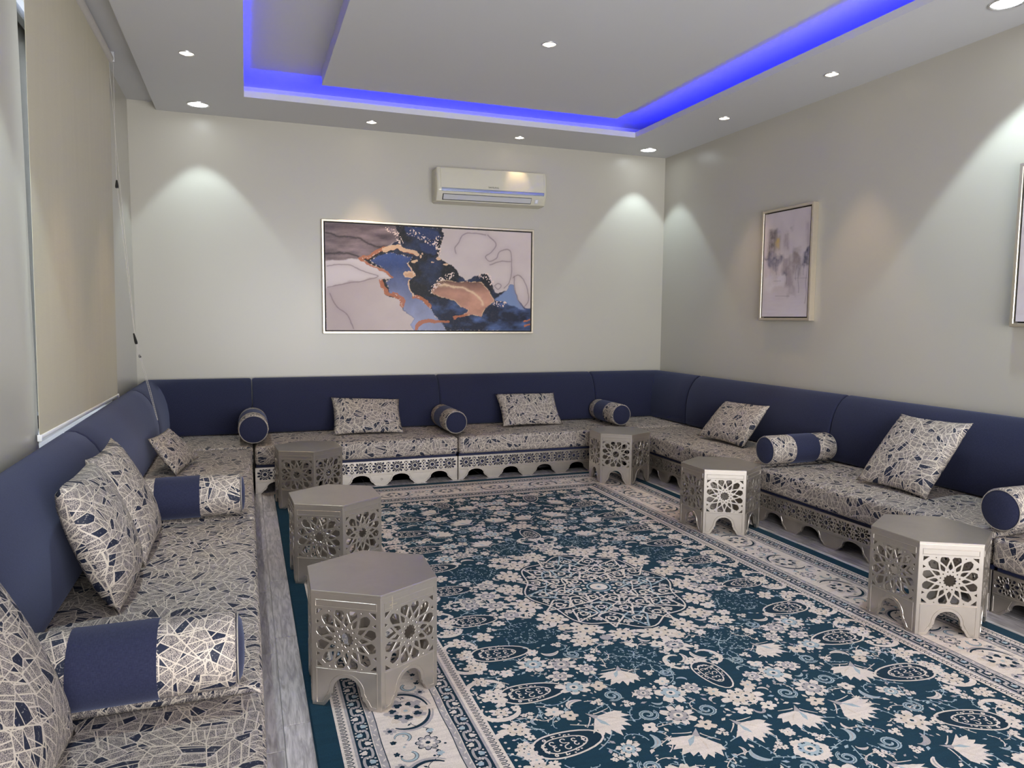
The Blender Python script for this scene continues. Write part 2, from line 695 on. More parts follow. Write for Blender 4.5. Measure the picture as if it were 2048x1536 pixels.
# downlights
def downlight(x, y, z, big, label, angle=None, power=None):
    r = 0.078 if big else 0.044
    t = empty('downlight', (x, y, z))
    tag(t, label, 'ceiling light', 'recessed ceiling spotlights')
    bm = bmesh.new()
    n = 28
    prof = [(r * 1.16, 0.0), (r * 1.14, -0.005), (r * 1.02, -0.007), (r * 0.96, -0.003), (r * 0.95, 0.0)]
    rings = [circle(a, n, (0, 0, b)) for a, b in prof]
    add_rings(bm, rings, cap=False)
    obj_from_bm('trim_ring', bm, M['chrome'], t, True, 50)
    bm = bmesh.new()
    add_rings(bm, [circle(r * 0.955, n, (0, 0, -0.0005)), circle(r * 0.6, n, (0, 0, -0.003)), circle(r * 0.2, n, (0, 0, -0.004))])
    obj_from_bm('lens', bm, M['lens_cool' if big else 'lens_warm'], t, True, 40)
    if big:
        spot(t, power or P_LARGE, angle or A_LARGE, 0.22, COOL, 0.05)
    else:
        spot(t, power or P_SMALL, angle or A_SMALL, 0.55, WARM, 0.03)
    return t


LX = (0.563, 1.983, 3.401, 4.811)
downlight(0.563, -0.305, HS, True, 'large white round downlight in the ceiling corner above the blind')
downlight(1.983, -0.29, HS, False, 'small warm downlight in the ceiling border left of the air conditioner')
downlight(3.401, -0.262, HS, False, 'small warm downlight in the ceiling border directly above the air conditioner', 44, 8.0)
downlight(4.811, -0.27, HS, True, 'large white downlight where the back and right ceiling borders meet')
downlight(4.799, -1.55, HS, False, 'small warm downlight above the narrow framed print on the right wall')
downlight(4.807, -2.77, HS, False, 'small warm downlight second along the right ceiling border from the corner')
downlight(4.820, -4.02, HS, True, 'large white downlight cut by the top right corner of the picture', 84, 58.0)
downlight(4.811, -5.27, HS, False, 'added unseen warm downlight in the right border beyond the large white one')  # out of view, added to brighten the right wall
downlight(2.842, -4.60, 3.25, False, 'added unseen warm downlight in the dropped panel nearer the camera')  # extra lamp out of view, added to light the rug
downlight(0.563, -1.552, HS, False, 'small warm downlight in the left ceiling border beside the blind')
downlight(2.842, -2.314, 3.25, False, 'small warm downlight in the dropped panel in the middle of the ceiling')
downlight(0.563, -2.77, HS, False, 'small warm downlight in the left border, second from the back corner')
downlight(0.563, -4.02, HS, True, 'large white downlight in the left border over the near sofa', 84, 52.0)


# ================================================================== RUG
RX0, RX1, RYB, RYF = 1.070, 4.150, -0.975, -6.285
RCX, RCY = (RX0 + RX1) / 2, (RYB + RYF) / 2
RHX, RHY = (RX1 - RX0) / 2, (RYB - RYF) / 2
RT = 0.008                       # pile thickness
polys = []                       # (points (x,y) centred, colour, layer)


def P(pts, col, layer):
    polys.append((pts, col, layer))


def xf(pts, x, y, a=0.0, s=1.0, mir=False):
    ca, sa = math.cos(a), math.sin(a)
    out = []
    for px, py in pts:
        if mir:
            py = -py
        out.append((x + s * (px * ca - py * sa), y + s * (px * sa + py * ca)))
    return out


def ribbon(path, w0, w1=None, wmid=None):
    """list of quads along a path, width varying"""
    n = len(path)
    w1 = w0 if w1 is None else w1
    L, R = [], []
    for i, (x, y) in enumerate(path):
        a = path[max(0, i - 1)]
        b = path[min(n - 1, i + 1)]
        dx, dy = b[0] - a[0], b[1] - a[1]
        l = math.hypot(dx, dy) or 1
        t = i / (n - 1)
        w = w0 + (w1 - w0) * t
        if wmid is not None:
            w += wmid * math.sin(PI * t)
        L.append((x - dy / l * w / 2, y + dx / l * w / 2))
        R.append((x + dy / l * w / 2, y - dx / l * w / 2))
    return [(L[i], L[i + 1], R[i + 1], R[i]) for i in range(n - 1)]


def star_pts(n, r0, r1, ph=0.0, jag=0.0):
    out = []
    for i in range(2 * n):
        r = r1 if i % 2 == 0 else r0
        r *= 1 + jag * (rnd.random() - 0.5)
        a = ph + PI * i / n
        out.append((r * math.cos(a), r * math.sin(a)))
    return out


def lobed(n, r0, r1, m=6, ph=0.0):
    out = []
    for i in range(n * m):
        a = 2 * PI * i / (n * m)
        r = r0 + (r1 - r0) * abs(math.cos(n * a / 2)) ** 0.7
        out.append((r * math.cos(a + ph), r * math.sin(a + ph)))
    return out


def bloom(n, r, ph=0.0):
    """irregular flower head: uneven rounded petals with a notched tip"""
    out = []
    sq, sa = rnd.uniform(0.78, 1.0), rnd.random() * PI
    for k in range(n):
        L_ = rnd.uniform(0.80, 1.08)
        for t, q in ((-0.5, 0.58), (-0.34, 0.80), (-0.20, 0.97), (-0.06, 0.92), (0.05, 1.0), (0.22, 0.94), (0.36, 0.76)):
            a = ph + 2 * PI * (k + t) / n
            rr = r * q * (L_ if q > 0.6 else 1) * rnd.uniform(0.96, 1.04)
            x, y = rr * math.cos(a), rr * math.sin(a)
            u, v = x * math.cos(sa) + y * math.sin(sa), -x * math.sin(sa) + y * math.cos(sa)
            v *= sq
            out.append((u * math.cos(sa) - v * math.sin(sa), u * math.sin(sa) + v * math.cos(sa)))
    return out


class Quad:
    """draws in the positive quarter of the field, mirrored four ways"""
    four = True
    mx = True

    def p(s, pts, col, layer):
        if s.four:
            for sx in ((1, -1) if s.mx else (1,)):
                for sy in (1, -1):
                    P([(sx * x, sy * y) for x, y in pts], col, layer)
        else:
            P(pts, col, layer)

    def rib(s, path, w0, w1, col, layer, wmid=None):
        for q in ribbon(path, w0, w1, wmid):
            s.p(list(q), col, layer)

    def dot(s, x, y, r, col, layer, n=6):
        s.p([(x + r * math.cos(2 * PI * i / n), y + r * math.sin(2 * PI * i / n)) for i in range(n)], col, layer)

    def flower(s, x, y, r, n=8, ph=0.0, L=3, c1='cream', c2='grey'):
        s.p(xf(bloom(n, r * 1.03, ph), x, y), c1, L)
        s.p(xf(lobed(n, r * 0.42, r * 0.56, 4, ph), x, y), c2, L + 1)
        for i in range(n):
            a = ph + 2 * PI * (i + 0.5) / n
            s.dot(x + r * 0.48 * math.cos(a), y + r * 0.48 * math.sin(a), r * 0.07, 'teal', L + 2, 4)
        s.dot(x, y, r * 0.26, 'cream', L + 2, 7)
        s.dot(x, y, r * 0.12, 'teal', L + 3, 5)

    def blossom(s, x, y, r, a=0.0, L=3, col='cream'):
        s.p(xf(bloom(rnd.choice([4, 5, 6]), r * 1.05, a), x, y), col, L)
        s.dot(x, y, r * 0.18, rnd.choice(['teal', 'grey', 'blue']), L + 1, 5)

    def fan(s, x, y, a, sz, L=3):
        out = [(0, 0)]
        k = 9
        for i in range(k):
            t = -1.05 + 2.1 * i / (k - 1)
            rr = 0.78 + 0.22 * math.cos(t * 1.2) + 0.10 * (i % 2) + rnd.uniform(-0.05, 0.05)
            out.append((rr * math.cos(t - 0.09), rr * math.sin(t - 0.09)))
            out.append((rr * 0.78 * math.cos(t + 0.07), rr * 0.78 * math.sin(t + 0.07)))
        out = [(px + 0.06, py) for px, py in out]
        s.p(xf(out, x, y, a, sz), 'cream', L)
        s.p(xf([(0.08, -0.03), (0.35, -0.20), (0.62, -0.16), (0.42, -0.06)], x, y, a, sz), 'blue', L + 1)
        s.p(xf([(0.10, 0.03), (0.36, 0.16), (0.70, 0.30), (0.44, 0.26)], x, y, a, sz), 'sand', L + 1)
        s.p(xf([(-0.25, 0.0), (0.1, 0.10), (0.14, 0), (0.1, -0.10)], x, y, a, sz), 'grey', L + 1)
        for sg in (1, -1):
            path = [(-0.05 + 0.2 * t, sg * (0.1 + 0.5 * t ** 1.5)) for t in [i / 6 for i in range(7)]]
            s.rib(xf(path, x, y, a, sz), 0.006, 0.003, 'cream', L)

    def spiral(s, x, y, a, sz, mir=False, L=3, col='blue', turns=1.5):
        path = []
        for i in range(27):
            t = i / 26
            th = turns * 2 * PI * t
            r = 0.12 + 0.50 * t
            path.append((r * math.cos(th), r * math.sin(th)))
        tail = [(path[-1][0] + 0.18 * k, path[-1][1] - 0.10 * k * k + 0.28 * k) for k in (0.4, 0.9, 1.4)]
        path += tail
        s.rib(xf(path, x, y, a, sz, mir), sz * 0.08, sz * 0.10, col, L, sz * 0.14)
        s.rib(xf(path[4:], x, y, a, sz, mir), sz * 0.02, sz * 0.02, 'teal', L + 1, sz * 0.02)
        for i in range(6, 26, 4):
            px, py = path[i]
            q = xf([(px * 1.22, py * 1.22)], x, y, a, sz, mir)[0]
            s.dot(q[0], q[1], sz * 0.05, 'cream', L, 5)

    def comma(s, x, y, a, sz, mir=False, L=3, col='cream'):
        path = [(0.9 * math.sin(t * 2.2) - 0.3, 0.75 * (1 - math.cos(t * 2.2)) - 0.5) for t in [i / 9 for i in range(10)]]
        s.rib(xf(path, x, y, a, sz, mir), sz * 0.10, sz * 0.04, col, L, sz * 0.34)
        s.rib(xf(path[1:-1], x, y, a, sz, mir), sz * 0.05, sz * 0.03, 'grey', L + 1, sz * 0.06)

    def sprig(s, x, y, a, ln, L=2, col='blue'):
        c = rnd.uniform(-0.9, 0.9)
        path = []
        px, py, th = x, y, a
        n = 11
        for i in range(n):
            path.append((px, py))
            px += ln / n * math.cos(th)
            py += ln / n * math.sin(th)
            th += c * 2.2 / n * (1 + i * 0.14)
        s.rib(path, 0.0042, 0.0030, col, L)
        for i in range(2, n, 2):
            sg = 1 if (i // 2) % 2 else -1
            ta = a + c * 2.2 * i / n + sg * 1.0
            qx, qy = path[i]
            lf = ln * 0.11
            s.p(xf([(0, 0), (0.5, 0.22), (1, 0), (0.5, -0.22)], qx, qy, ta, lf), col, L)
        return path[-1]

    def palmette(s, x, y, a, sz, L=3):
        """lattice pomegranate: dark teardrop with cream outline, scrolls and dots"""
        tear = []
        for i in range(28):
            t = 2 * PI * i / 28
            r = 0.62 + 0.10 * math.cos(2 * t)
            px, py = r * math.cos(t), 0.92 * r * math.sin(t)
            if math.cos(t) > 0.2:
                px += 0.42 * ((math.cos(t) - 0.2) / 0.8) ** 2.2
            tear.append((px, py))
        s.p(xf(tear, x, y, a, sz), 'navy', L)
        s.rib(xf(tear + tear[:2], x, y, a, sz), sz * 0.055, sz * 0.055, 'cream', L + 2)
        inner = [(0.62 * px, 0.62 * py) for px, py in tear]
        s.rib(xf(inner + inner[:2], x, y, a, sz), sz * 0.038, sz * 0.038, 'cream', L + 1)
        for sg in (1, -1):
            for (cx, cy, cr) in ((0.14, 0.15, 0.12), (-0.16, 0.14, 0.11), (-0.40, 0.10, 0.09), (0.40, 0.09, 0.09), (0.64, 0.06, 0.06), (0.0, 0.36, 0.07), (0.28, 0.31, 0.06), (-0.28, 0.33, 0.06)):
                pa = [(cx + cr * (0.3 + 0.7 * t) * math.cos(5 * t), sg * (cy + cr * (0.3 + 0.7 * t) * math.sin(5 * t))) for t in [i / 9 for i in range(10)]]
                s.rib(xf(pa, x, y, a, sz), sz * 0.035, sz * 0.03, 'cream', L + 1)
        for i in range(14):
            t = 2 * PI * i / 14
            q = xf([(0.52 * math.cos(t) + 0.06, 0.40 * math.sin(t))], x, y, a, sz)[0]
            s.dot(q[0], q[1], sz * 0.030, 'cream', L + 1, 5)
        for i in range(5):
            q = xf([(-0.4 + 0.2 * i, 0.0)], x, y, a, sz)[0]
            s.dot(q[0], q[1], sz * 0.035, 'cream', L + 2, 5)
        # collar of blossoms behind the drop
        for t, rr in ((2.2, 0.16), (2.75, 0.2), (PI, 0.24), (3.53, 0.2), (4.08, 0.16)):
            q = xf([(0.86 * math.cos(t), 0.74 * math.sin(t))], x, y, a, sz)[0]
            s.blossom(q[0], q[1], sz * rr, t, L + 1)
        for sg in (1, -1):
            pa = [(-0.95 + 0.5 * math.cos(t), sg * (0.62 + 0.4 * math.sin(t))) for t in [0.2 + 3.6 * i / 10 for i in range(11)]]
            s.rib(xf(pa, x, y, a, sz), sz * 0.10, sz * 0.05, 'cream', L, sz * 0.10)


Q = Quad()
occ = []


def mark(x, y, r):
    occ.append((x, y, r))


def free(x, y, r):
    return all((x - a) ** 2 + (y - b) ** 2 > (r + c) ** 2 for a, b, c in occ)


FX, FY = RHX - 0.582, RHY - 0.582      # half sizes of the field

# --- medallion (oval, lobed)
MA, MB_ = 0.40, 0.52


def ell(t, k=1.0):
    return (MA * k * math.cos(t), MB_ * k * math.sin(t))


Q.four = False
for k in range(18):
    t = 2 * PI * (k + 0.5) / 18
    x, y = ell(t, 1.13)
    Q.flower(x, y, 0.085 + 0.012 * (k % 2), 9, t, 2, 'cream', 'sand')
for k in range(36):
    t = 2 * PI * (k + rnd.uniform(-0.3, 0.3)) / 36
    x, y = ell(t, rnd.uniform(1.22, 1.42))
    Q.blossom(x, y, rnd.uniform(0.028, 0.042), t, 2, rnd.choice(['cream', 'cream', 'sand', 'grey']))
for k in range(40):
    t = 2 * PI * rnd.random()
    x, y = ell(t, rnd.uniform(1.18, 1.36))
    Q.comma(x, y, t, rnd.uniform(0.035, 0.05), k % 2 == 0, 1, rnd.choice(['cream', 'grey', 'cream']))
P([ell(2 * PI * i / 64, 1.0 + 0.05 * math.cos(8 * 2 * PI * i / 64)) for i in range(64)], 'navy', 5)
for k, wdt, c in ((0.96, 0.008, 'cream'), (0.70, 0.007, 'blue'), (0.45, 0.007, 'cream')):
    path = [ell(2 * PI * i / 96, k * (1 + 0.06 * math.cos(8 * 2 * PI * i / 96))) for i in range(97)]
    Q.rib(path, wdt, wdt, c, 6)
for ring, n, sz in ((0.83, 16, 0.115), (0.57, 12, 0.10), (0.33, 8, 0.085)):
    for k in range(n):
        t = 2 * PI * k / n
        x, y = ell(t, ring)
        a = math.atan2(y, x)
        og = [(-0.8 + 0.55 * i / 5, 0.52 * math.sin(PI * (i / 5) * 0.62)) for i in range(6)] + [(0.0, 0.36), (0.35, 0.16), (0.75, 0.0)]
        loop = og + [(px, -py) for px, py in og[::-1]]
        Q.rib(xf(loop, x, y, a, sz), 0.0095, 0.0095, 'blue' if k % 4 == 0 else 'cream', 6)
        for sg in (1, -1):
            pa = [((0.10 + 0.22 * i / 8) * math.cos(sg * i * 0.7) - 0.1, (0.10 + 0.22 * i / 8) * math.sin(sg * i * 0.7)) for i in range(9)]
            Q.rib(xf(pa, x, y, a, sz), 0.008, 0.006, 'cream', 6)
        for d in (-0.55, 0.05, 0.45):
            q = xf([(d, 0)], x, y, a, sz)[0]
            Q.dot(q[0], q[1], 0.0075, 'cream', 7)
        x2, y2 = ell(t + PI / n, ring * 1.03)
        Q.flower(x2, y2, 0.026, 5, t, 6, 'cream', 'grey')
for i in range(420):
    t = rnd.random() * 2 * PI
    k = 0.2 + 0.74 * math.sqrt(rnd.random())
    x, y = ell(t, k)
    Q.dot(x, y, rnd.uniform(0.004, 0.0075), rnd.choice(['cream', 'cream', 'blue']), 6, 5)
for rr, c, L in ((0.100, 'teal', 8), (0.066, 'blue', 9), (0.057, 'teal', 10), (0.047, 'cream', 11), (0.014, 'blue', 12), (0.006, 'teal', 13)):
    Q.dot(0, 0, rr, c, L, 28)
for k in range(12):
    t = 2 * PI * k / 12
    Q.dot(0.083 * math.cos(t), 0.083 * math.sin(t), 0.011, 'cream', 9, 6)
Q.four = True
for i in range(9):                        # keep clear of the medallion
    t = PI / 2 * i / 8
    mark(*ell(t, 0.75), 0.22)
    mark(*ell(t, 1.0), 0.13)
mark(0, 0, 0.3)


# --- dotted dark rosettes round the medallion
def rosette_patch(cx, cy, r):
    for i in range(120):
        a = rnd.random() * 2 * PI
        d = r * math.sqrt(rnd.random())
        x, y = cx + d * math.cos(a), cy + d * math.sin(a) * 0.8
        b = rnd.random() * PI
        Q.p(xf([(-1, -0.25), (1, -0.25), (1, 0.25), (-1, 0.25)], x, y, b, rnd.uniform(0.004, 0.008)), 'blue', 2)
    mark(cx, cy, r * 0.95)


rosette_patch(0.24, 0.76, 0.125)
rosette_patch(0.56, 0.40, 0.135)

# --- large motifs measured from the photograph
for x, y, a, s in ((0.36, 0.90, 1.2, 0.105), (0.55, 1.18, 2.2, 0.115), (0.345, 1.40, 1.0, 0.12), (0.105, 1.385, 2.0, 0.105),
                   (0.20, 1.76, 1.4, 0.11), (0.50, 1.72, 0.6, 0.105)):
    Q.fan(x - 0.6 * s * math.cos(a), y - 0.6 * s * math.sin(a), a, s * 1.12)
    mark(x, y, s * 0.85)
for x, y, a, s in ((0.78, 0.20, PI, 0.125), (0.77, 0.55, PI * 0.98, 0.135), (0.76, 0.90, PI * 1.0, 0.14), (0.77, 1.25, PI * 1.03, 0.14), (0.70, 1.60, PI * 1.12, 0.135),
                   (0.0, 0.98, PI / 2, 0.12), (0.36, 1.90, PI * 1.4, 0.12)):
    Q.mx = x > 0.001
    Q.palmette(x, y, a, s)
    Q.mx = True
    mark(x, y, s * 0.92)
for x, y, a, s, m in ((0.40, 1.18, 0.5, 0.062, False), (0.46, 0.66, 2.5, 0.055, True), (0.46, 1.02, 4.0, 0.06, True), (0.17, 0.93, 1.0, 0.05, False),
                      (0.18, 1.22, 3.0, 0.062, True), (0.28, 1.60, 0.2, 0.065, False), (0.55, 1.45, 2.0, 0.065, True), (0.08, 1.62, 1.5, 0.055, False),
                      (0.55, 1.92, 0.6, 0.06, False), (0.14, 1.98, 2.6, 0.05, True)):
    Q.spiral(x, y, a, s, m)
    mark(x, y, s * 0.8)
# garland of flowers along the edge of the field
for i in range(18):
    y = 0.06 + i * 0.117
    if y < FY - 0.02:
        Q.flower(FX - 0.065 - 0.012 * (i % 2), y, 0.055 if i % 2 else 0.042, 7, i * 0.7, 3, 'cream', 'sand')
        mark(FX - 0.07, y, 0.05)
for i in range(7):
    x = 0.06 + i * 0.125
    Q.flower(x, FY - 0.065, 0.055 if i % 2 else 0.045, 7, i, 3, 'cream', 'sand')
    mark(x, FY - 0.065, 0.05)
for i in range(60):
    Q.dot(FX - 0.018, 0.02 + i * 0.034, 0.006, 'cream', 3, 5)
for i in range(28):
    Q.dot(0.02 + i * 0.034, FY - 0.018, 0.006, 'cream', 3, 5)
# random filling with sprays, blossoms and curls
for (r, tries, kind) in ((0.072, 500, 'flower'), (0.055, 500, 'comma'), (0.050, 900, 'flower'), (0.038, 900, 'blossom'), (0.030, 700, 'comma'), (0.028, 1500, 'blossom2'), (0.016, 1800, 'bud'), (0.010, 1800, 'bud')):
    for _ in range(tries):
        x, y = rnd.uniform(0.0, FX - 0.03), rnd.uniform(0.0, FY - 0.03)
        if not free(x, y, r * 0.80) or (x * x / MA ** 2 + y * y / MB_ ** 2) < 1.25:
            continue
        a = rnd.random() * 2 * PI
        if kind == 'flower':
            Q.flower(x, y, r * 0.98, rnd.choice([6, 7, 8]), a, 3, 'cream', rnd.choice(['grey', 'sand', 'blue']))
        elif kind == 'comma':
            Q.comma(x, y, a, r * 1.0, rnd.random() < 0.5, 3, rnd.choice(['cream', 'cream', 'grey', 'blue']))
        elif kind == 'blossom':
            Q.blossom(x, y, r * 0.95, a, 3, rnd.choice(['cream', 'cream', 'sand']))
        elif kind == 'blossom2':
            for k in range(3):
                t = a + 2.1 * k
                Q.blossom(x + r * 0.5 * math.cos(t), y + r * 0.5 * math.sin(t), r * 0.5, t, 3, 'cream')
        else:
            Q.p(xf([(-1, 0), (-0.2, 0.5), (1, 0), (-0.2, -0.5)], x, y, a, r * 0.9), rnd.choice(['cream', 'blue', 'grey']), 3)
        mark(x, y, r * 0.80)
for _ in range(230):
    x, y = rnd.uniform(0.02, FX - 0.05), rnd.uniform(0.02, FY - 0.05)
    if (x * x / MA ** 2 + y * y / MB_ ** 2) < 1.9:
        continue
    Q.sprig(x, y, rnd.random() * 2 * PI, rnd.uniform(0.07, 0.16), 1, rnd.choice(['blue', 'blue', 'cream']))


# --- borders
def side_xy(side, t, w):
    """t along the side from its middle, w inward from the outer edge"""
    if side == 0:
        return (t, RHY - w)
    if side == 1:
        return (t, -RHY + w)
    if side == 2:
        return (-RHX + w, t)
    return (RHX - w, t)


def half_len(side):
    return RHX if side < 2 else RHY


def band(w0, w1, col, layer):
    for side in range(4):
        h = half_len(side)
        P([side_xy(side, -h + w0, w0), side_xy(side, h - w0, w0), side_xy(side, h - w1, w1), side_xy(side, -h + w1, w1)], col, layer)


B0 = 14
band(0.0, 0.078, 'teal', B0)
band(0.078, 0.118, 'cream', B0)
band(0.118, 0.128, 'grey', B0)
band(0.128, 0.186, 'navy', B0)
band(0.186, 0.212, 'grey', B0)
band(0.212, 0.440, 'cream', B0)
band(0.440, 0.466, 'grey', B0)
band(0.466, 0.528, 'navy', B0)
band(0.528, 0.538, 'grey', B0)
band(0.538, 0.582, 'cream', B0)


class Side:
    def __init__(s, side):
        s.side, s.h = side, half_len(side)

    def p(s, pts, col, layer):
        P([side_xy(s.side, t, w) for t, w in pts], col, layer)

    def rib(s, path, w0, w1, col, layer, wmid=None):
        for q in ribbon(path, w0, w1, wmid):
            s.p(list(q), col, layer)

    def dot(s, t, w, r, col, layer, n=5):
        s.p([(t + r * math.cos(2 * PI * i / n), w + r * math.sin(2 * PI * i / n)) for i in range(n)], col, layer)


for side in range(4):
    S = Side(side)
    h = S.h

    def span(w):
        return h - w - 0.01
    # guard stripes with looped keys
    for w, d in ((0.098, 0.030), (0.560, 0.032)):
        n = int(2 * span(w) / 0.021)
        for i in range(n):
            t = -span(w) + (i + 0.5) * 2 * span(w) / n
            pa = [(t - 0.0065, w - d * 0.36), (t - 0.0065, w + d * 0.15), (t, w + d * 0.38), (t + 0.0065, w + d * 0.15), (t + 0.0065, w - d * 0.36)]
            S.rib(pa, 0.0042, 0.0042, 'navy', B0 + 1)
            S.dot(t, w - d * 0.08, 0.0036, 'grey', B0 + 1, 4)
    # dark meander stripes
    for w in (0.157, 0.497):
        L = 2 * span(w)
        n = int(L / 0.105)
        path = []
        for i in range(n * 20 + 1):
            t = -span(w) + L * i / (n * 20)
            ph = 2 * PI * i / 20
            path.append((t - 0.013 * math.sin(2 * ph), w + 0.017 * math.sin(ph)))
        S.rib(path, 0.0095, 0.0095, 'grey', B0 + 1)
        for i in range(n * 2):
            t = -span(w) + L * (i + 0.5) / (2 * n)
            up = 1 if i % 2 else -1
            S.p(xf(lobed(5, 0.006, 0.0125, 3, 0), t, w + up * 0.010), 'blue' if i % 4 < 2 else 'cream', B0 + 2)
            for dx, dy in ((-0.018, 0.02), (0.018, 0.02), (0.0, 0.022), (-0.022, -0.004), (0.022, -0.004), (0.010, 0.005)):
                S.dot(t + dx, w + up * dy, 0.0042, 'cream', B0 + 1)
    # ribbons
    for w in (0.199, 0.453):
        n = int(2 * span(w) / 0.03)
        for i in range(n):
            t = -span(w) + (i + 0.5) * 2 * span(w) / n
            up = 1 if i % 2 else -1
            S.p(xf([(-0.011, 0), (0, 0.004), (0.011, 0.001), (0, -0.003)], t, w + up * 0.004, up * 0.5), 'cream', B0 + 1)
        for off in (-0.0125, 0.0125):
            L = 2 * span(w)
            path = [(-span(w) + L * i / 80, w + off + 0.0015 * math.sin(i * 1.3)) for i in range(81)]
            S.rib(path, 0.003, 0.003, 'navy' if (off > 0) == (w < 0.3) else 'cream', B0 + 1)
    # main border
    wc = 0.326
    L = 2 * (h - 0.47)
    n = max(2, round(L / 0.44))
    pitch = L / n
    for i in range(n + 1):
        t = -L / 2 + i * pitch
        up = 1 if i % 2 else -1
        # big palmette
        S.p(xf(bloom(9, 0.090, 0.3), t, wc - up * 0.005), 'sand', B0 + 1)
        for k in range(5):
            a = 2 * PI * k / 5 + 0.9
            S.p(xf(bloom(4, 0.030, a), t + 0.055 * math.cos(a), wc + 0.05 * math.sin(a)), 'grey', B0 + 2)
        S.p(xf(bloom(8, 0.060, 0.1), t + 0.006, wc + up * 0.004), 'cream', B0 + 2)
        for k in range(7):
            a = 2 * PI * k / 7 + 0.4
            S.p(xf(bloom(3, 0.017, a + k), t + 0.046 * math.cos(a), wc + 0.046 * math.sin(a)), 'navy', B0 + 3)
        S.dot(t, wc, 0.018, 'sand', B0 + 3, 7)
        S.dot(t, wc, 0.009, 'blue', B0 + 4, 6)
        for sg in (1, -1):
            for dr, cc, ww in ((0.0, 'navy', 0.012), (0.012, 'grey', 0.010)):
                pa = [(t + sg * (0.118 + dr) * math.cos(a), wc + up * ((0.092 + dr) * math.sin(a) - 0.008)) for a in [-0.55 + 2.0 * j / 12 for j in range(13)]]
                S.rib(pa, ww * 0.5, ww * 0.4, cc, B0 + 2, ww * 0.7)
        # small cluster between palmettes
        if i < n:
            m = t + pitch / 2
            S.p(xf(lobed(8, 0.030, 0.044, 4, 0.2), m, wc - up * 0.03), 'navy', B0 + 1)
            S.p(xf(lobed(8, 0.026, 0.039, 4, 0.2), m, wc - up * 0.03), 'grey', B0 + 2)
            S.p(xf(lobed(7, 0.016, 0.026, 4, 0.2), m, wc - up * 0.03), 'cream', B0 + 3)
            S.dot(m, wc - up * 0.03, 0.009, 'navy', B0 + 4, 6)
            for sg in (1, -1):
                pa = [(m + sg * (0.055 + 0.026 * math.cos(a)), wc + up * (0.045 + 0.026 * math.sin(a))) for a in [-2.6 + 4.2 * j / 11 for j in range(12)]]
                S.rib(pa, 0.010, 0.004, 'navy', B0 + 1, 0.006)
                S.rib(pa, 0.006, 0.002, 'blue', B0 + 2, 0.005)
                S.p(xf(bloom(5, 0.016, 0.5), m + sg * 0.07, wc - up * 0.055), 'blue', B0 + 2)
                S.p(xf(bloom(5, 0.013, 0.2), m + sg * 0.035, wc + up * 0.080), 'navy', B0 + 1)
                S.p(xf(bloom(6, 0.024, 0.9), m + sg * 0.105, wc + up * 0.078), 'grey', B0 + 1)
                S.dot(m + sg * 0.105, wc + up * 0.078, 0.009, 'navy', B0 + 2)
                vine = [(m + sg * (0.03 + 0.012 * j), wc - up * (0.03 + 0.030 * math.sin(0.55 * j))) for j in range(10)]
                S.rib(vine, 0.0035, 0.0025, 'navy', B0 + 1)
                for j in (2, 4, 6, 8):
                    S.p(xf([(-0.010, 0), (0, 0.0045), (0.010, 0), (0, -0.0045)], vine[j][0], vine[j][1] + up * 0.008, sg * 0.8 * (-1) ** (j // 2)), 'navy', B0 + 1)
            for j in range(9):
                S.dot(m + rnd.uniform(-0.09, 0.09), wc + rnd.uniform(-0.09, 0.09), 0.0055, rnd.choice(['navy', 'grey', 'blue']), B0 + 1)
for sx in (1, -1):
    for sy in (1, -1):
        cx, cy = sx * (RHX - 0.326), sy * (RHY - 0.326)
        for rr, c, l in ((0.09, 'grey', 1), (0.07, 'cream', 2), (0.035, 'navy', 3), (0.022, 'blue', 4)):
            P(xf(lobed(8, rr * 0.75, rr, 4, 0.3), cx, cy), c, B0 + l)

KN = random.Random(3)


def ragged(pts):
    """break long edges into knots and unsettle them by about a millimetre"""
    out_ = []
    n_ = len(pts)
    for i in range(n_):
        (ax, ay), (bx, by) = pts[i], pts[(i + 1) % n_]
        l = math.hypot(bx - ax, by - ay)
        k = max(1, int(l / 0.007))
        for j in range(k):
            t = j / k
            out_.append((ax + (bx - ax) * t + KN.uniform(-1, 1) * 0.0011, ay + (by - ay) * t + KN.uniform(-1, 1) * 0.0011))
    return out_


verts, faces, mats = [], [], []
mi = {k: i for i, k in enumerate(RUGKEYS)}
# pile body with soft rounded edge
ed = [(0.0, 0.0), (0.0, RT * 0.6), (0.004, RT)]
ringv = []
for ins, z in ed:
    ringv.append(len(verts))
    for sx, sy in ((-1, -1), (1, -1), (1, 1), (-1, 1)):
        verts.append((sx * (RHX - ins), sy * (RHY - ins), z))
for a, b in zip(ringv[:-1], ringv[1:]):
    for i in range(4):
        j = (i + 1) % 4
        faces.append((a + i, a + j, b + j, b + i))
        mats.append(mi['teal'])
faces.append(tuple(ringv[-1] + i for i in range(4)))
mats.append(mi['teal'])
faces.append(tuple(ringv[0] + i for i in (3, 2, 1, 0)))
mats.append(mi['teal'])
for pn, (pts, col, layer) in enumerate(polys):
    z = RT + 0.00018 * layer + (pn % 61) * 2.2e-6
    b = len(verts)
    if layer < B0 and len(pts) > 8:
        pts = ragged(pts)
        b = len(verts)
    ar = sum(pts[i][0] * pts[(i + 1) % len(pts)][1] - pts[(i + 1) % len(pts)][0] * pts[i][1] for i in range(len(pts)))
    if ar < 0:
        pts = pts[::-1]
    if layer == B0 and col == 'teal':
        pts = [(max(-RHX + 0.005, min(RHX - 0.005, x)), max(-RHY + 0.005, min(RHY - 0.005, y))) for x, y in pts]
    verts.extend((x, y, z) for x, y in pts)
    faces.append(tuple(range(b, b + len(pts))))
    mats.append(mi[col])
me = bpy.data.meshes.new('rug')
me.from_pydata(verts, [], faces)
me.polygons.foreach_set('material_index', mats)
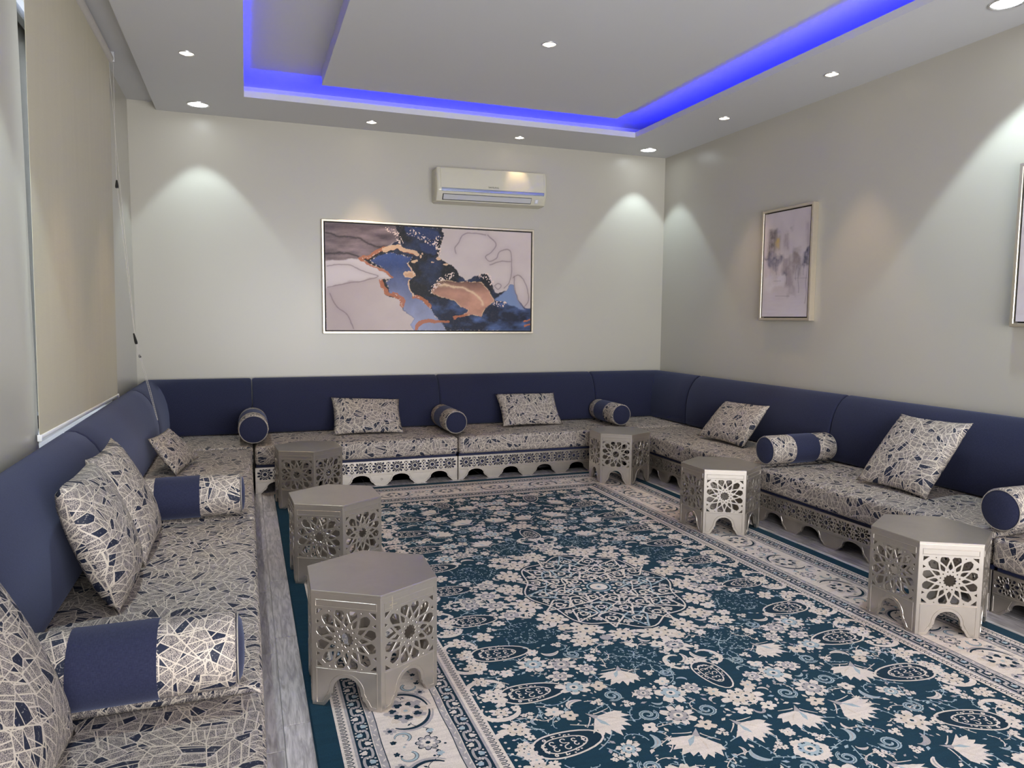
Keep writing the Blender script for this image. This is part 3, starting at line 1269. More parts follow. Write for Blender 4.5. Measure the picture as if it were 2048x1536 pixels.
for k in RUGKEYS:
    me.materials.append(M['pile_' + k])
rug = link_mesh('rug', me)
rug.location = (RCX, RCY, 0.0003)
tag(rug, 'large teal and cream floral carpet with a round centre medallion and wide border', 'rug')
RZ = RT + 0.00018 * 18 + 0.0008      # height of the pile top


# ================================================================== HEXAGONAL TABLES
HA, HH = 0.267, 0.430


def rosette_holes(cx, cy, s):
    """twelve-fold star lattice, half width s"""
    XM, YM = 0.98, 0.915
    def pol(r, a):
        return (cx + s * r * math.cos(a), cy + s * r * math.sin(a))

    def loc(pts, a):
        ca, sa = math.cos(a), math.sin(a)
        out = []
        for r, w in pts:
            x, y = r * ca - w * sa, r * sa + w * ca
            out.append((cx + s * max(-XM, min(XM, x)), cy + s * max(-YM, min(YM, y))))
        res = [out[0]]
        for q in out[1:]:
            if math.hypot(q[0] - res[-1][0], q[1] - res[-1][1]) > 1e-4:
                res.append(q)
        return res
    H = [[pol(0.245 if i % 2 == 0 else 0.195, PI * i / 12) for i in range(24)]]
    for k in range(12):
        a = k * PI / 6
        H.append(loc([(0.42, 0), (0.50, 0.072), (0.575, 0.068), (0.74, 0), (0.575, -0.068), (0.50, -0.072)], a))
        b = a + PI / 12
        R = 1.07 if k % 3 == 1 else 1.02
        H.append(loc([(0.575, 0), (0.69, 0.080), (0.815, 0.165), (0.90 * R, 0.135), (0.985 * R, 0.07), (0.985 * R, -0.07),
                      (0.90 * R, -0.135), (0.815, -0.165), (0.69, -0.080)], b))
        c = b
        H.append([(cx + s * (0.355 * math.cos(c) + 0.024 * math.cos(2 * PI * i / 6)), cy + s * (0.355 * math.sin(c) + 0.024 * math.sin(2 * PI * i / 6))) for i in range(6)])
    for sx in (1, -1):
        for sy in (1, -1):
            H.append([(cx + sx * s * XM, cy + sy * s * YM), (cx + sx * s * XM, cy + sy * s * (YM - 0.17)), (cx + sx * s * (XM - 0.20), cy + sy * s * YM)])
            H.append([(cx + sx * s * XM, cy + sy * s * 0.46), (cx + sx * s * XM, cy + sy * s * 0.57), (cx + sx * s * (XM - 0.09), cy + sy * s * 0.515)])
            H.append([(cx + sx * s * 0.53 + s * 0.018 * math.cos(i), cy + sy * s * (YM - 0.03) + s * 0.018 * math.sin(i)) for i in range(6)])
    return H


def arch_half(k=1.0, hgt=1.0):
    """right half of the cusped opening, from the floor up to the crown (x, z)"""
    pts = [(0.090, 0.0), (0.083, 0.005), (0.077, 0.015), (0.071, 0.027), (0.064, 0.033), (0.061, 0.036), (0.0605, 0.045), (0.0585, 0.049), (0.054, 0.051)]
    for i in range(9):
        a = 0.05 + (PI / 2 - 0.05) * i / 8
        pts.append((0.0535 * math.cos(a), 0.060 + 0.053 * math.sin(a)))
    return [(x * k, z * hgt) for x, z in pts]


ah = arch_half()
out = [(HA / 2, 0.0), (HA / 2, HH - 0.012), (-HA / 2, HH - 0.012), (-HA / 2, 0.0)] + [(-x, z) for x, z in ah] + [(x, z) for x, z in ah[::-1]][1:]
TZ = 0.012      # centre plane offset
panel_me = curve_panel('side_panel', out, rosette_holes(0, 0.2555, 0.1165), 0.0075)
panel_me.materials.append(M['silver'])


def groove(bm, path, w=0.0046, h=0.0019, closed=False):
    """raised moulding line on the panel face, path in (x, z)"""
    pts = [Vector((x, 0, z)) for x, z in path]
    if closed:
        pts.append(pts[0])
    rings = []
    n = len(pts)
    for i, p in enumerate(pts):
        if closed and i in (0, n - 1):
            d1, d2 = (pts[1] - pts[0]).normalized(), (pts[-1] - pts[-2]).normalized()
        else:
            d1 = (pts[min(i + 1, n - 1)] - pts[min(i, n - 2)]).normalized()
            d2 = (pts[max(i, 1)] - pts[max(i - 1, 0)]).normalized()
        d = (d1 + d2).normalized()
        nrm = Vector((-d.z, 0, d.x))
        k = 1 / max(0.5, nrm.dot(Vector((-d1.z, 0, d1.x))))
        rings.append([p + nrm * (w / 2 * k), p + nrm * (w / 4 * k) + Vector((0, -h, 0)), p - nrm * (w / 4 * k) + Vector((0, -h, 0)), p - nrm * (w / 2 * k)])
    add_rings(bm, rings, cap=False, closed=False)


def offset_path(path, d):
    o = []
    n = len(path)
    for i, (x, z) in enumerate(path):
        a, b = path[max(0, i - 1)], path[min(n - 1, i + 1)]
        dx, dz = b[0] - a[0], b[1] - a[1]
        l = math.hypot(dx, dz) or 1
        o.append((x + dz / l * d, z - dx / l * d))
    return o


bm = bmesh.new()
hx = HA / 2 - 0.017
groove(bm, [(-hx, 0.396), (hx, 0.396), (hx, 0.372), (-hx, 0.372)], closed=True)
mould_o = obj_from_bm('moulding', bm, M['silver'], None, True, 30)
mould2_me = mould_o.data
bpy.data.objects.remove(mould_o)
bm = bmesh.new()
arc_r = offset_path(ah, 0.014)[1:]
arc_r = [(min(x, hx - 0.004), max(z, 0.012)) for x, z in arc_r]
lowpath = [(hx, 0.010), (hx, 0.140), (-hx, 0.140), (-hx, 0.010)] + [(-x, z) for x, z in arc_r] + [(x, z) for x, z in arc_r[::-1]][1:]
groove(bm, lowpath, closed=True)
mould_o = obj_from_bm('moulding', bm, M['silver'], None, True, 30)
mould_me = mould_o.data
bpy.data.objects.remove(mould_o)


def make_table():
    t = empty('side_table')
    bm = bmesh.new()
    ang = [PI + k * PI / 3 for k in range(6)]

    def ring(r, z):
        return [(r * math.cos(a), r * math.sin(a), z) for a in ang]
    k = 0.0012
    add_rings(bm, [ring(HA - 0.03, HH - 0.02), ring(HA - 0.001, HH - 0.0125), ring(HA + 0.0006, HH - 0.011), ring(HA + 0.0006, HH - 0.002), ring(HA - 0.0016, HH)])
    obj_from_bm('table_top', bm, M['silver'], t, True, 20)
    ap = HA * math.cos(PI / 6)
    for k in range(6):
        a = PI + PI / 6 + k * PI / 3
        o = link_mesh('side_panel', panel_me, None, t)
        off = 0.0084
        o.matrix_local = Matrix.Translation(((ap - off) * math.cos(a), (ap - off) * math.sin(a), 0)) @ Matrix.Rotation(a + PI / 2, 4, 'Z') @ Matrix.Rotation(PI / 2, 4, 'X')
        for mm_ in (mould_me, mould2_me):
            g = link_mesh('moulding', mm_, None, o)
            g.matrix_local = Matrix.Rotation(-PI / 2, 4, 'X') @ Matrix.Translation((0, -0.0083, 0))
    # inner bottom-less frame stays open; a dark underside board closes the top from within
    return t


table_pos = [(1.321, -4.222, -0.554), (1.329, -2.926, -0.477), (1.313, -1.313, -0.450), (3.973, -1.323, -0.621), (3.927, -2.852, -0.503), (3.927, -4.486, -0.507)]
table_lab = ['hexagonal silver lattice table nearest in front of the left sofa, top scratched at the rim',
             'hexagonal silver lattice table in the middle of the three along the left sofa',
             'hexagonal silver lattice table standing before the sofa under the large painting, at the left corner',
             'hexagonal bright silver lattice table standing in the far right corner of the carpet',
             'hexagonal bright silver lattice table in the middle of the row along the right sofa',
             'hexagonal bright silver lattice table at the near end of the right sofa']
tb0 = make_table()
for i, (x, y, a) in enumerate(table_pos):
    t = tb0 if i == 0 else copy_tree(tb0)
    t.location = (x, y, RZ)
    t.rotation_euler = (0, 0, a)
    tag(t, table_lab[i], 'side table', 'hexagonal lattice tables on the carpet')
# chipped scratch on the nearest table
bm = bmesh.new()
ap = HA * math.cos(PI / 6)
av, bv = PI + 2 * PI / 3, PI + PI
A_ = Vector((HA * math.cos(av), HA * math.sin(av), 0))
B_ = Vector((HA * math.cos(bv), HA * math.sin(bv), 0))
dirv = (B_ - A_).normalized()
nv = Vector((dirv.y, -dirv.x, 0))
c0 = A_ + dirv * 0.052
for (s0, s1, q0, q1) in ((-0.0016, 0.0016, 0.366, 0.4135), (-0.012, 0.02, 0.3825, 0.3845)):
    vv = []
    for s_, q_, n_ in ((s0, q0, 0.0002), (s1, q0, 0.0002), (s1, q1, 0.0002), (s0, q1, 0.0002), (s0, q0, 0.0016), (s1, q0, 0.0016), (s1, q1, 0.0016), (s0, q1, 0.0016)):
        v = c0 + dirv * s_ + nv * n_
        vv.append(bm.verts.new((v.x, v.y, q_)))
    for f in ((0, 3, 2, 1), (4, 5, 6, 7), (0, 1, 5, 4), (1, 2, 6, 5), (2, 3, 7, 6), (3, 0, 4, 7)):
        bm.faces.new([vv[i] for i in f])
tag(obj_from_bm('scratch', bm, M['champagne'], tb0), 'pale scratch on the rim')


# ================================================================== SOFA SECTIONS
BACK = [(0.005, 0.3975), (0.252, 0.3975), (0.263, 0.415), (0.267, 0.45), (0.268, 0.50), (0.264, 0.60), (0.250, 0.68), (0.228, 0.745), (0.198, 0.800), (0.160, 0.843),
        (0.120, 0.867), (0.092, 0.872), (0.066, 0.864), (0.050, 0.842), (0.044, 0.80), (0.006, 0.68)]
BC_ = (0.13, 0.62)


def inset_profile(k):
    out = []
    for d, z in BACK:
        vx, vz = d - BC_[0], z - BC_[1]
        l = math.hypot(vx, vz)
        f = (l - k) / l
        out.append((BC_[0] + vx * f if d > 0.007 else d, BC_[1] + vz * f))
    return out


def backrest_mesh(length, off):
    bm = bmesh.new()
    rings = []
    rows = [(0.001, 0.020), (0.004, 0.009), (0.010, 0.003), (0.020, 0.0)]
    mid = [length * i / 8 for i in range(1, 8)]
    for s, k in rows + [(m, 0.0) for m in mid] + [(length - s, k) for s, k in rows[::-1]]:
        rings.append([(s, -d, z) for d, z in inset_profile(k)])
    add_rings(bm, rings)
    o = obj_from_bm('backrest', bm, M['navy'], None, True, 60)
    box_uv(o.data, off)
    return o


def corner_backrest(la, lb, off):
    """L-shaped: arm a runs along local -y on the left (wall at x=0), arm b along +x on the back wall"""
    bm = bmesh.new()
    rings = []
    rows = [(0.001, 0.020), (0.004, 0.009), (0.010, 0.003), (0.020, 0.0)]
    for s, k in rows:
        rings.append([(d, -(la - s), z) for d, z in inset_profile(k)])
    for m in (0.8, 0.55, 0.40):
        rings.append([(d, -la * m, z) for d, z in BACK])
    rings.append([(d, -d, z) for d, z in BACK])
    for m in (0.40, 0.55, 0.8):
        rings.append([(lb * m, -d, z) for d, z in BACK])
    for s, k in rows[::-1]:
        rings.append([(lb - s, -d, z) for d, z in inset_profile(k)])
    add_rings(bm, rings)
    o = obj_from_bm('backrest', bm, M['navy'], None, True, 60)
    box_uv(o.data, off)
    return o


def mattress(x0, x1, d0, d1, z0, z1, off, r=0.032):
    bm = bmesh.new()
    add_box(bm, x0, x1, -d1, -d0, z0, z1)
    bmesh.ops.bevel(bm, geom=bm.edges[:] + bm.verts[:], offset=r, segments=4, affect='EDGES', profile=0.55)
    bmesh.ops.subdivide_edges(bm, edges=[e for e in bm.edges if e.calc_length() > 0.3], cuts=5, use_grid_fill=True)
    cx, cy = (x0 + x1) / 2, -(d0 + d1) / 2
    for v in bm.verts:
        if v.co.z > (z0 + z1) / 2:
            fx = 1 - ((v.co.x - cx) / ((x1 - x0) / 2)) ** 6
            fy = 1 - ((v.co.y - cy) / ((d1 - d0) / 2)) ** 4
            v.co.z += 0.008 * max(0, fx) * max(0, fy)
            v.co.z += 0.0025 * math.sin(v.co.x * 9 + off[0] * 7) * max(0, fy)
    o = obj_from_bm('seat', bm, M['fabric'], None, True, 70)
    box_uv(o.data, off)
    return o


SZ0, SZ1, SD = 0.232, 0.384, 0.912
PD = 0.883


def plinth_mesh(length):
    """pierced front rail: star lattice above cusped feet"""
    n = max(2, round(length / 0.325))
    p = length / n
    kx = (p - 0.085) / 0.18
    arch = [(x * kx, z * 0.79) for x, z in arch_half()]
    arch = [(min(x, p / 2 - 0.02), z) for x, z in arch]
    out = [(length - 0.003, 0.0), (length - 0.003, 0.210), (0.003, 0.210), (0.003, 0.0)]
    for i in range(n):
        c = p * (i + 0.5)
        out += [(c - x, z) for x, z in arch] + [(c + x, z) for x, z in arch[::-1]][1:]
    H = []
    m = max(3, round(length / 0.1505))
    q = length / m
    zc, hh = 0.152, 0.043

    def hole(cx, pts, a=0.0):
        ca, sa = math.cos(a), math.sin(a)
        o_ = []
        for x, y in pts:
            X, Y = cx + x * ca - y * sa, zc + max(-hh, min(hh, x * sa + y * ca))
            if not o_ or math.hypot(X - o_[-1][0], Y - o_[-1][1]) > 4e-4:
                o_.append((X, Y))
        if len(o_) > 2:
            H.append(o_)
    for i in range(m):
        c = q * (i + 0.5)
        H.append([(c + 0.0150 * math.cos(2 * PI * j / 14), zc + 0.0150 * math.sin(2 * PI * j / 14)) for j in range(14)])
        for j in range(12):
            a = j * PI / 6
            hole(c, [(0.0195, 0), (0.026, 0.0052), (0.032, 0.0048), (0.0395, 0), (0.032, -0.0048), (0.026, -0.0052)], a)
            b = a + PI / 12
            sb = abs(math.sin(b))
            R = 0.060 if sb < 0.5 else (0.056 if sb < 0.8 else 0.0445)
            hole(c, [(0.0320, 0), (0.038, 0.0050), (min(R, 0.046), 0.0086), (R, 0.0045), (R, -0.0045), (min(R, 0.046), -0.0086), (0.038, -0.0050)], b)
        if i < m - 1:
            e = c + q / 2
            for sg in (1, -1):
                H.append([(e, zc + sg * 0.005), (e + 0.0062, zc + sg * 0.015), (e, zc + sg * 0.026), (e - 0.0062, zc + sg * 0.015)])
                H.append([(e - 0.010, zc + sg * 0.043), (e, zc + sg * 0.030), (e + 0.010, zc + sg * 0.043)])
                for s2 in (1, -1):
                    H.append([(e + s2 * 0.0085, zc + sg * 0.026), (e + s2 * 0.0125, zc + sg * 0.023), (e + s2 * 0.0175, zc + sg * 0.035), (e + s2 * 0.0125, zc + sg * 0.040)])
            for s2 in (1, -1):
                H.append([(e + s2 * 0.0125, zc), (e + s2 * 0.0085, zc + 0.004), (e + s2 * 0.0035, zc), (e + s2 * 0.0085, zc - 0.004)])
    me = curve_panel('pierced_rail', out, H, 0.008, 0.0008)
    me.materials.append(M['silver'])
    # mouldings on each foot
    mms = []
    for i in range(n + 1):
        bm = bmesh.new()
        c = p * i
        left = [(x, z) for x, z in offset_path(arch, 0.010)]
        # foot between arch i-1 (right side) and arch i (left side)
        path = []
        if i > 0:
            path += [(c - p / 2 + x, max(z, 0.008)) for x, z in left if z < 0.062][::-1]
        else:
            path += [(c + 0.012, 0.088), (c + 0.012, 0.008)]
        if i < n:
            path += [(c + p / 2 - x, max(z, 0.008)) for x, z in left if z < 0.062]
        else:
            path += [(c - 0.012, 0.008), (c - 0.012, 0.088)]
        if i > 0:
            path = [(path[0][0] - 0.012, 0.088)] + path
        if i < n:
            path = path + [(path[-1][0] + 0.012, 0.088)]
        groove(bm, path, 0.0046, 0.0019, closed=True)
        mms.append(bm)
    bm = bmesh.new()
    groove(bm, [(0.006, 0.100), (length - 0.006, 0.100)], 0.005, 0.0015)
    mms.append(bm)
    res = []
    for bm in mms:
        o = obj_from_bm('moulding', bm, M['silver'], None, True, 30)
        res.append(o.data)
        bpy.data.objects.remove(o)
    return me, res


_pl = {}


def section(kind, s0, length, label, off, blen=None):
    """straight module: local x along the wall, local -y away from it"""
    if kind == 'back':
        t = empty('sofa_section', (s0, 0, 0), 0)
    elif kind == 'right':
        t = empty('sofa_section', (W, s0, 0), -PI / 2)
    else:
        t = empty('sofa_section', (0, s0, 0), PI / 2)
    tag(t, label, 'sofa', 'low sofa sections along the walls')
    bm = bmesh.new()
    add_box(bm, 0.012, length - 0.012, -0.868, -0.012, 0.100, 0.232)
    obj_from_bm('base', bm, M['base_wood'], t)
    key = round(length, 3)
    if key not in _pl:
        _pl[key] = plinth_mesh(length)
    me, mm = _pl[key]
    o = link_mesh('pierced_rail', me, None, t)
    o.matrix_local = Matrix.Translation((0, -PD + 0.0088, 0)) @ Matrix.Rotation(PI / 2, 4, 'X')
    for m_ in mm:
        g = link_mesh('moulding', m_, None, o)
        g.matrix_local = Matrix.Rotation(-PI / 2, 4, 'X') @ Matrix.Translation((0, -0.0087, 0))
    m = mattress(0.003, length - 0.003, 0.03, SD, SZ0, SZ1, off)
    m.parent = t
    b = backrest_mesh(blen or length, off)
    b.parent = t
    return t


def corner(side, label, off):
    la = 0.925
    lb = 0.925
    if side == 'left':
        t = empty('sofa_section', (0, 0, 0), 0)
        la = 1.0
    else:
        t = empty('sofa_section', (W, 0, 0), -PI / 2)
        la, lb = 0.915, 0.90
    tag(t, label, 'sofa', 'low sofa sections along the walls')
    bm = bmesh.new()
    add_box(bm, 0.012, 0.90, -0.86, -0.012, 0.100, 0.232)
    obj_from_bm('base', bm, M['base_wood'], t)
    for a in (0.1, 0.78):
        for d in (0.1, 0.7):
            boxes('foot', [(a, a + 0.06, -d - 0.06, -d, 0.0, 0.100)], M['base_wood'], t)
    m = mattress(0.03, 0.922 if side == 'left' else 0.905, 0.03, SD, SZ0, SZ1, off)
    m.parent = t
    b = corner_backrest(la, lb, off)
    b.parent = t
    return t


corner('left', 'blue sofa corner piece with L-shaped back, in the corner next to the window', (3.3, 1.7))
secD = section('back', 0.930, 1.685, 'blue backed low sofa section under the left half of the large painting', (0.0, 0.0))
section('back', 2.617, 1.645, 'blue backed low sofa section on the back wall below the air conditioner', (5.1, 2.3))
corner('right', 'blue sofa corner piece with L-shaped back, in the far right corner of the room', (7.9, 0.6))
section('right', -0.912, 1.870, 'blue backed low sofa section on the right wall under the small framed print', (1.9, 6.2))
section('right', -2.785, 1.745, 'blue low sofa section mid right wall, holding the large square pillow', (4.4, 8.5))
section('right', -4.533, 1.745, 'blue low sofa section at the near end of the right wall', (9.2, 3.1))
section('left', -3.045, 2.13 - 0.005, 'blue backed low sofa section under the window blind, small pillow on it', (2.7, 4.9), 2.043)
section('left', -4.897, 1.847, 'blue backed low sofa section on the left wall holding two square pillows', (6.6, 1.2))
section('left', -6.83, 1.928, 'blue backed low sofa section nearest the camera on the left wall', (8.3, 5.7))
# small letter marked on one foot of the back rail
dm = text_mesh('D', 0.026, 0.0004)
o = link_mesh('letter_mark', dm, M['dark'], secD)
o.matrix_local = Matrix.Translation((1.945 - 0.93, -PD - 0.0006, 0.050)) @ Matrix.Rotation(PI / 2, 4, 'X')
tag(o, 'dark letter D')


# ================================================================== BOLSTERS
def make_bolster(off, R=0.103, L=0.60):
    """local y runs from the wall end (0) to the room end (-L)"""
    t = empty('bolster')
    n = 40

    def cyl(name, a, b, r, material, rnd_a, rnd_b):
        bm = bmesh.new()
        rows = []
        if rnd_a:
            rows += [(a, r - 0.012), (a - 0.003, r - 0.004), (a - 0.010, r)]
        else:
            rows += [(a, r)]
        for k in range(1, 5):
            rows.append((a + (b - a) * k / 5, r))
        if rnd_b:
            rows += [(b + 0.010, r), (b + 0.003, r - 0.004), (b, r - 0.012)]
        else:
            rows += [(b, r)]
        add_rings(bm, [circle(rr, n, (0, yy, 0), 'y') for yy, rr in rows])
        o = obj_from_bm(name, bm, material, t, True, 50)
        uvl = o.data.uv_layers.new(name='UVMap')
        for p in o.data.polygons:
            angs = []
            for li in p.loop_indices:
                c = o.data.vertices[o.data.loops[li].vertex_index].co
                angs.append(math.atan2(c.z, c.x))
            wrap = max(angs) - min(angs) > PI
            for li, a_ in zip(p.loop_indices, angs):
                c = o.data.vertices[o.data.loops[li].vertex_index].co
                if abs(p.normal.y) > 0.9:
                    uvl.data[li].uv = (c.x + off, c.z)
                else:
                    if wrap and a_ < 0:
                        a_ += 2 * PI
                    uvl.data[li].uv = (a_ * R + off, c.y + off * 0.7)
        return o
    cyl('roll', -0.004, -L + 0.004, R, M['fabric'], True, True)
    cyl('band', -L + 0.402, -L + 0.196, R + 0.0018, M['navy'], False, False)
    for yy, sg in ((-0.002, 1), (-L + 0.002, -1)):
        bm = bmesh.new()
        add_rings(bm, [circle(R - 0.0105, n, (0, yy - sg * 0.004, 0), 'y'), circle(R - 0.011, n, (0, yy + sg * 0.001, 0), 'y'), circle(R - 0.03, n, (0, yy + sg * 0.012, 0), 'y'), circle(R * 0.3, n, (0, yy + sg * 0.018, 0), 'y')])
        o = obj_from_bm('end_cap', bm, M['navy'], t, True, 50)
        box_uv(o.data)
        bm = bmesh.new()
        rr = []
        for i in range(n + 1):
            a = 2 * PI * i / n
            rr.append(((R - 0.008) * math.cos(a), yy + sg * 0.0015, (R - 0.008) * math.sin(a)))
        tube(bm, rr, 0.0022, 6)
        o = obj_from_bm('piping', bm, M['champagne_cloth'], o, True)
    return t


M['champagne_cloth'] = m_plain('piping_cloth', (0.30, 0.27, 0.235), 0.6, 0, 0.3, 120, 0.2)
ZB = 0.3965
bols = [
    ('left', -4.885, 0.291, 0.103, 0.557, 'largest bolster cushion in front, on the near left sofa seam, stripe facing the camera'),
    ('left', -3.004, 0.291, 0.105, 0.557, 'striped bolster cushion on the left sofa just behind the two square pillows'),
    ('back', 0.928, 0.291, 0.117, 0.545, 'fat round bolster seen end on, at the left end of the back sofa'),
    ('back', 2.617, 0.291, 0.103, 0.535, 'striped bolster at the middle seam of the back sofa, between two pillows'),
    ('back', 4.275, 0.291, 0.103, 0.510, 'striped bolster at the right end of the back sofa behind a silver table'),
    ('right', -2.800, 0.291, 0.103, 0.557, 'striped bolster on the right sofa between the small and the square pillow'),
    ('right', -4.523, 0.291, 0.107, 0.557, 'striped bolster at the right edge of the picture above the nearest silver table')]
for i, (side, s, d0, R, LB, lab) in enumerate(bols):
    t = make_bolster(1.7 + i * 1.13, R, LB)
    z = ZB + R + 0.001
    if side == 'back':
        t.location = (s, -d0, z)
    elif side == 'left':
        t.location = (d0, s, z)
        t.rotation_euler = (0, 0, PI / 2)
    else:
        t.location = (W - d0, s, z)
        t.rotation_euler = (0, 0, -PI / 2)
    tag(t, lab, 'bolster', 'striped bolsters on the sofas')


# ================================================================== PILLOWS
def pillow(bl, br, tl, tr, thick, label, off, seed, soft=0.0):
    """four corners of the cushion seen from the front; puffed on both sides"""
    bl, br, tl, tr = (Vector(p) for p in (bl, br, tl, tr))
    c = (bl + br + tl + tr) / 4
    R_ = ((br + tr) - (bl + tl)).normalized()
    U0 = ((tl + tr) - (bl + br)).normalized()
    Nn = R_.cross(U0).normalized()
    U_ = Nn.cross(R_)
    w, h = ((br - bl).length + (tr - tl).length) / 2, ((tl - bl).length + (tr - br).length) / 2
    rg = random.Random(seed)
    ph = [rg.uniform(0, 6.28) for _ in range(6)]
    n = 22
    bm = bmesh.new()
    grids = []
    for sg in (1, -1):
        g = []
        for j in range(n + 1):
            row = []
            for i in range(n + 1):
                u, v = -1 + 2 * i / n, -1 + 2 * j / n
                eu, ev = (1 - u ** 2), (1 - v ** 2)
                x = u * (w / 2) * (1 - 0.055 * ev * (abs(u) ** 3))
                y = v * (h / 2) * (1 - 0.075 * eu * (abs(v) ** 3))
                pz = thick / 2 * (max(eu, 0) ** 0.42) * (max(ev, 0) ** (0.42 if v > 0 else 0.42 + 0.35 * v * v))
                cr = math.exp(-((abs(u) - 0.85) ** 2 + (abs(v) - 0.85) ** 2) * 14)
                pz += 0.004 * cr * math.sin(14 * (u * v) * 3 + ph[0] + 2 * sg)
                pz += 0.0035 * eu * ev * math.sin(4.1 * u + ph[1]) * math.sin(3.7 * v + ph[2])
                if soft:
                    cc_ = (abs(u) * abs(v)) ** 4
                    x *= 1 - soft * cc_
                    y *= 1 - soft * cc_
                z = sg * pz
                if i in (0, n) or j in (0, n):
                    z = 0.0
                row.append((x, y, z))
            g.append(row)
        grids.append(g)
    vt = {}

    def gv(s, i, j):
        if i in (0, n) or j in (0, n):
            s = 0
        k = (s, i, j)
        if k not in vt:
            vt[k] = bm.verts.new(grids[s][j][i])
        return vt[k]
    for s in (0, 1):
        for j in range(n):
            for i in range(n):
                q = [gv(s, i, j), gv(s, i + 1, j), gv(s, i + 1, j + 1), gv(s, i, j + 1)]
                bm.faces.new(q if s == 0 else q[::-1])
    o = obj_from_bm('pillow', bm, M['fabric'], None, True)
    uvl = o.data.uv_layers.new(name='UVMap')
    for p in o.data.polygons:
        for li in p.loop_indices:
            cc = o.data.vertices[o.data.loops[li].vertex_index].co
            uvl.data[li].uv = (cc.x + off, cc.y + off * 0.37 + (3.0 if p.normal.z < 0 else 0.0))
    # twist the flat cushion a little so that its corners meet the measured ones
    dz = [((q - c).dot(Nn)) for q in (bl, br, tl, tr)]
    for v in o.data.vertices:
        a, b = (v.co.x / (w / 2) + 1) / 2, (v.co.y / (h / 2) + 1) / 2
        v.co.z += dz[0] * (1 - a) * (1 - b) + dz[1] * a * (1 - b) + dz[2] * (1 - a) * b + dz[3] * a * b
    m = Matrix((R_, U_, Nn)).transposed().to_4x4()
    m.translation = c
    lo = min((m @ v.co).z for v in o.data.vertices)
    m.translation.z += 0.397 - lo
    o.matrix_world = m
    tag(o, label, 'pillow', 'patterned throw pillows on the sofas')
    return o


ZP = 0.402
pillow((1.585, -0.575, ZP), (2.185, -0.600, ZP), (1.592, -0.315, 0.705), (2.220, -0.315, 0.668), 0.13,
       'patterned rectangular pillow under the left half of the large painting', 0.6, 1)
pillow((3.135, -0.565, ZP), (3.745, -0.545, ZP), (3.165, -0.315, 0.692), (3.795, -0.315, 0.675), 0.13,
       'patterned rectangular pillow on the back sofa below the air conditioner', 2.1, 2)
pillow((W - 0.592, -1.711, ZP), (W - 0.535, -2.244, ZP), (W - 0.315, -1.505, 0.690), (W - 0.315, -2.115, 0.694), 0.13,
       'patterned rectangular pillow on the right sofa under the small framed print', 3.9, 3)
pillow((W - 0.640, -3.490, ZP), (W - 0.610, -3.968, ZP), (W - 0.275, -3.352, 0.815), (W - 0.275, -3.866, 0.812), 0.15,
       'large square patterned pillow on the right sofa between two bolsters', 5.2, 4)
pillow((0.455, -4.34, ZP), (0.465, -3.82, ZP), (0.295, -4.185, 0.855), (0.300, -3.665, 0.855), 0.17,
       'square patterned pillow, front one of the pair on the left sofa', 6.7, 5, 0.07)
pillow((0.480, -3.775, ZP), (0.495, -3.225, ZP), (0.285, -3.735, 0.850), (0.290, -3.225, 0.862), 0.15,
       'square patterned pillow, rear one of the pair on the left sofa', 8.1, 6)
pillow((0.420, -1.97, ZP), (0.540, -1.54, ZP), (0.318, -1.86, 0.596), (0.378, -1.35, 0.622), 0.085,
       'small patterned pillow under the blind cord in the left corner', 9.4, 7)
pillow((0.455, -5.67, ZP), (0.465, -5.13, ZP), (0.275, -5.45, 0.860), (0.275, -4.91, 0.860), 0.17,
       'patterned pillow cut off by the lower left edge, before the largest bolster', 10.6, 8)


# ================================================================== PICTURES
def fbm(x, y, seed, octv=5, lac=2.0, gain=0.5):
    rg = np.random.RandomState(seed)
    tot = np.zeros_like(x)
    amp, norm = 1.0, 0.0
    for o_ in range(octv):
        tab = rg.rand(64, 64)
        xi, yi = np.floor(x).astype(int), np.floor(y).astype(int)
        fx, fy = x - xi, y - yi
        fx, fy = fx * fx * (3 - 2 * fx), fy * fy * (3 - 2 * fy)
        a = tab[xi % 64, yi % 64]
        b = tab[(xi + 1) % 64, yi % 64]
        c_ = tab[xi % 64, (yi + 1) % 64]
        d = tab[(xi + 1) % 64, (yi + 1) % 64]
        tot += amp * (a * (1 - fx) * (1 - fy) + b * fx * (1 - fy) + c_ * (1 - fx) * fy + d * fx * fy)
        norm += amp
        amp *= gain
        x, y = x * lac + 3.1, y * lac + 7.7
    return tot / norm


def inside(poly, x, y):
    r = np.zeros(x.shape, bool)
    n = len(poly)
    j = n - 1
    for i in range(n):
        xi, yi = poly[i]
        xj, yj = poly[j]
        cond = ((yi > y) != (yj > y))
        with np.errstate(divide='ignore', invalid='ignore'):
            xx = (xj - xi) * (y - yi) / (yj - yi + 1e-9) + xi
        r ^= cond & (x < xx)
        j = i
    return r


def smooth(path, k=5):
    out_ = []
    n_ = len(path)
    for i in range(n_ - 1):
        p0, p1, p2, p3 = path[max(0, i - 1)], path[i], path[i + 1], path[min(n_ - 1, i + 2)]
        for j in range(k):
            t = j / k
            out_.append(tuple(0.5 * (2 * p1[c] + (p2[c] - p0[c]) * t + (2 * p0[c] - 5 * p1[c] + 4 * p2[c] - p3[c]) * t * t + (3 * p1[c] - p0[c] - 3 * p2[c] + p3[c]) * t ** 3) for c in (0, 1)))
    return out_ + [path[-1]]


def dist_line(path, x, y):
    path = smooth(path)
    d = np.full(x.shape, 1e9)
    for (ax, ay), (bx, by) in zip(path[:-1], path[1:]):
        vx, vy = bx - ax, by - ay
        t = np.clip(((x - ax) * vx + (y - ay) * vy) / (vx * vx + vy * vy + 1e-9), 0, 1)
        d = np.minimum(d, np.hypot(x - ax - t * vx, y - ay - t * vy))
    return d


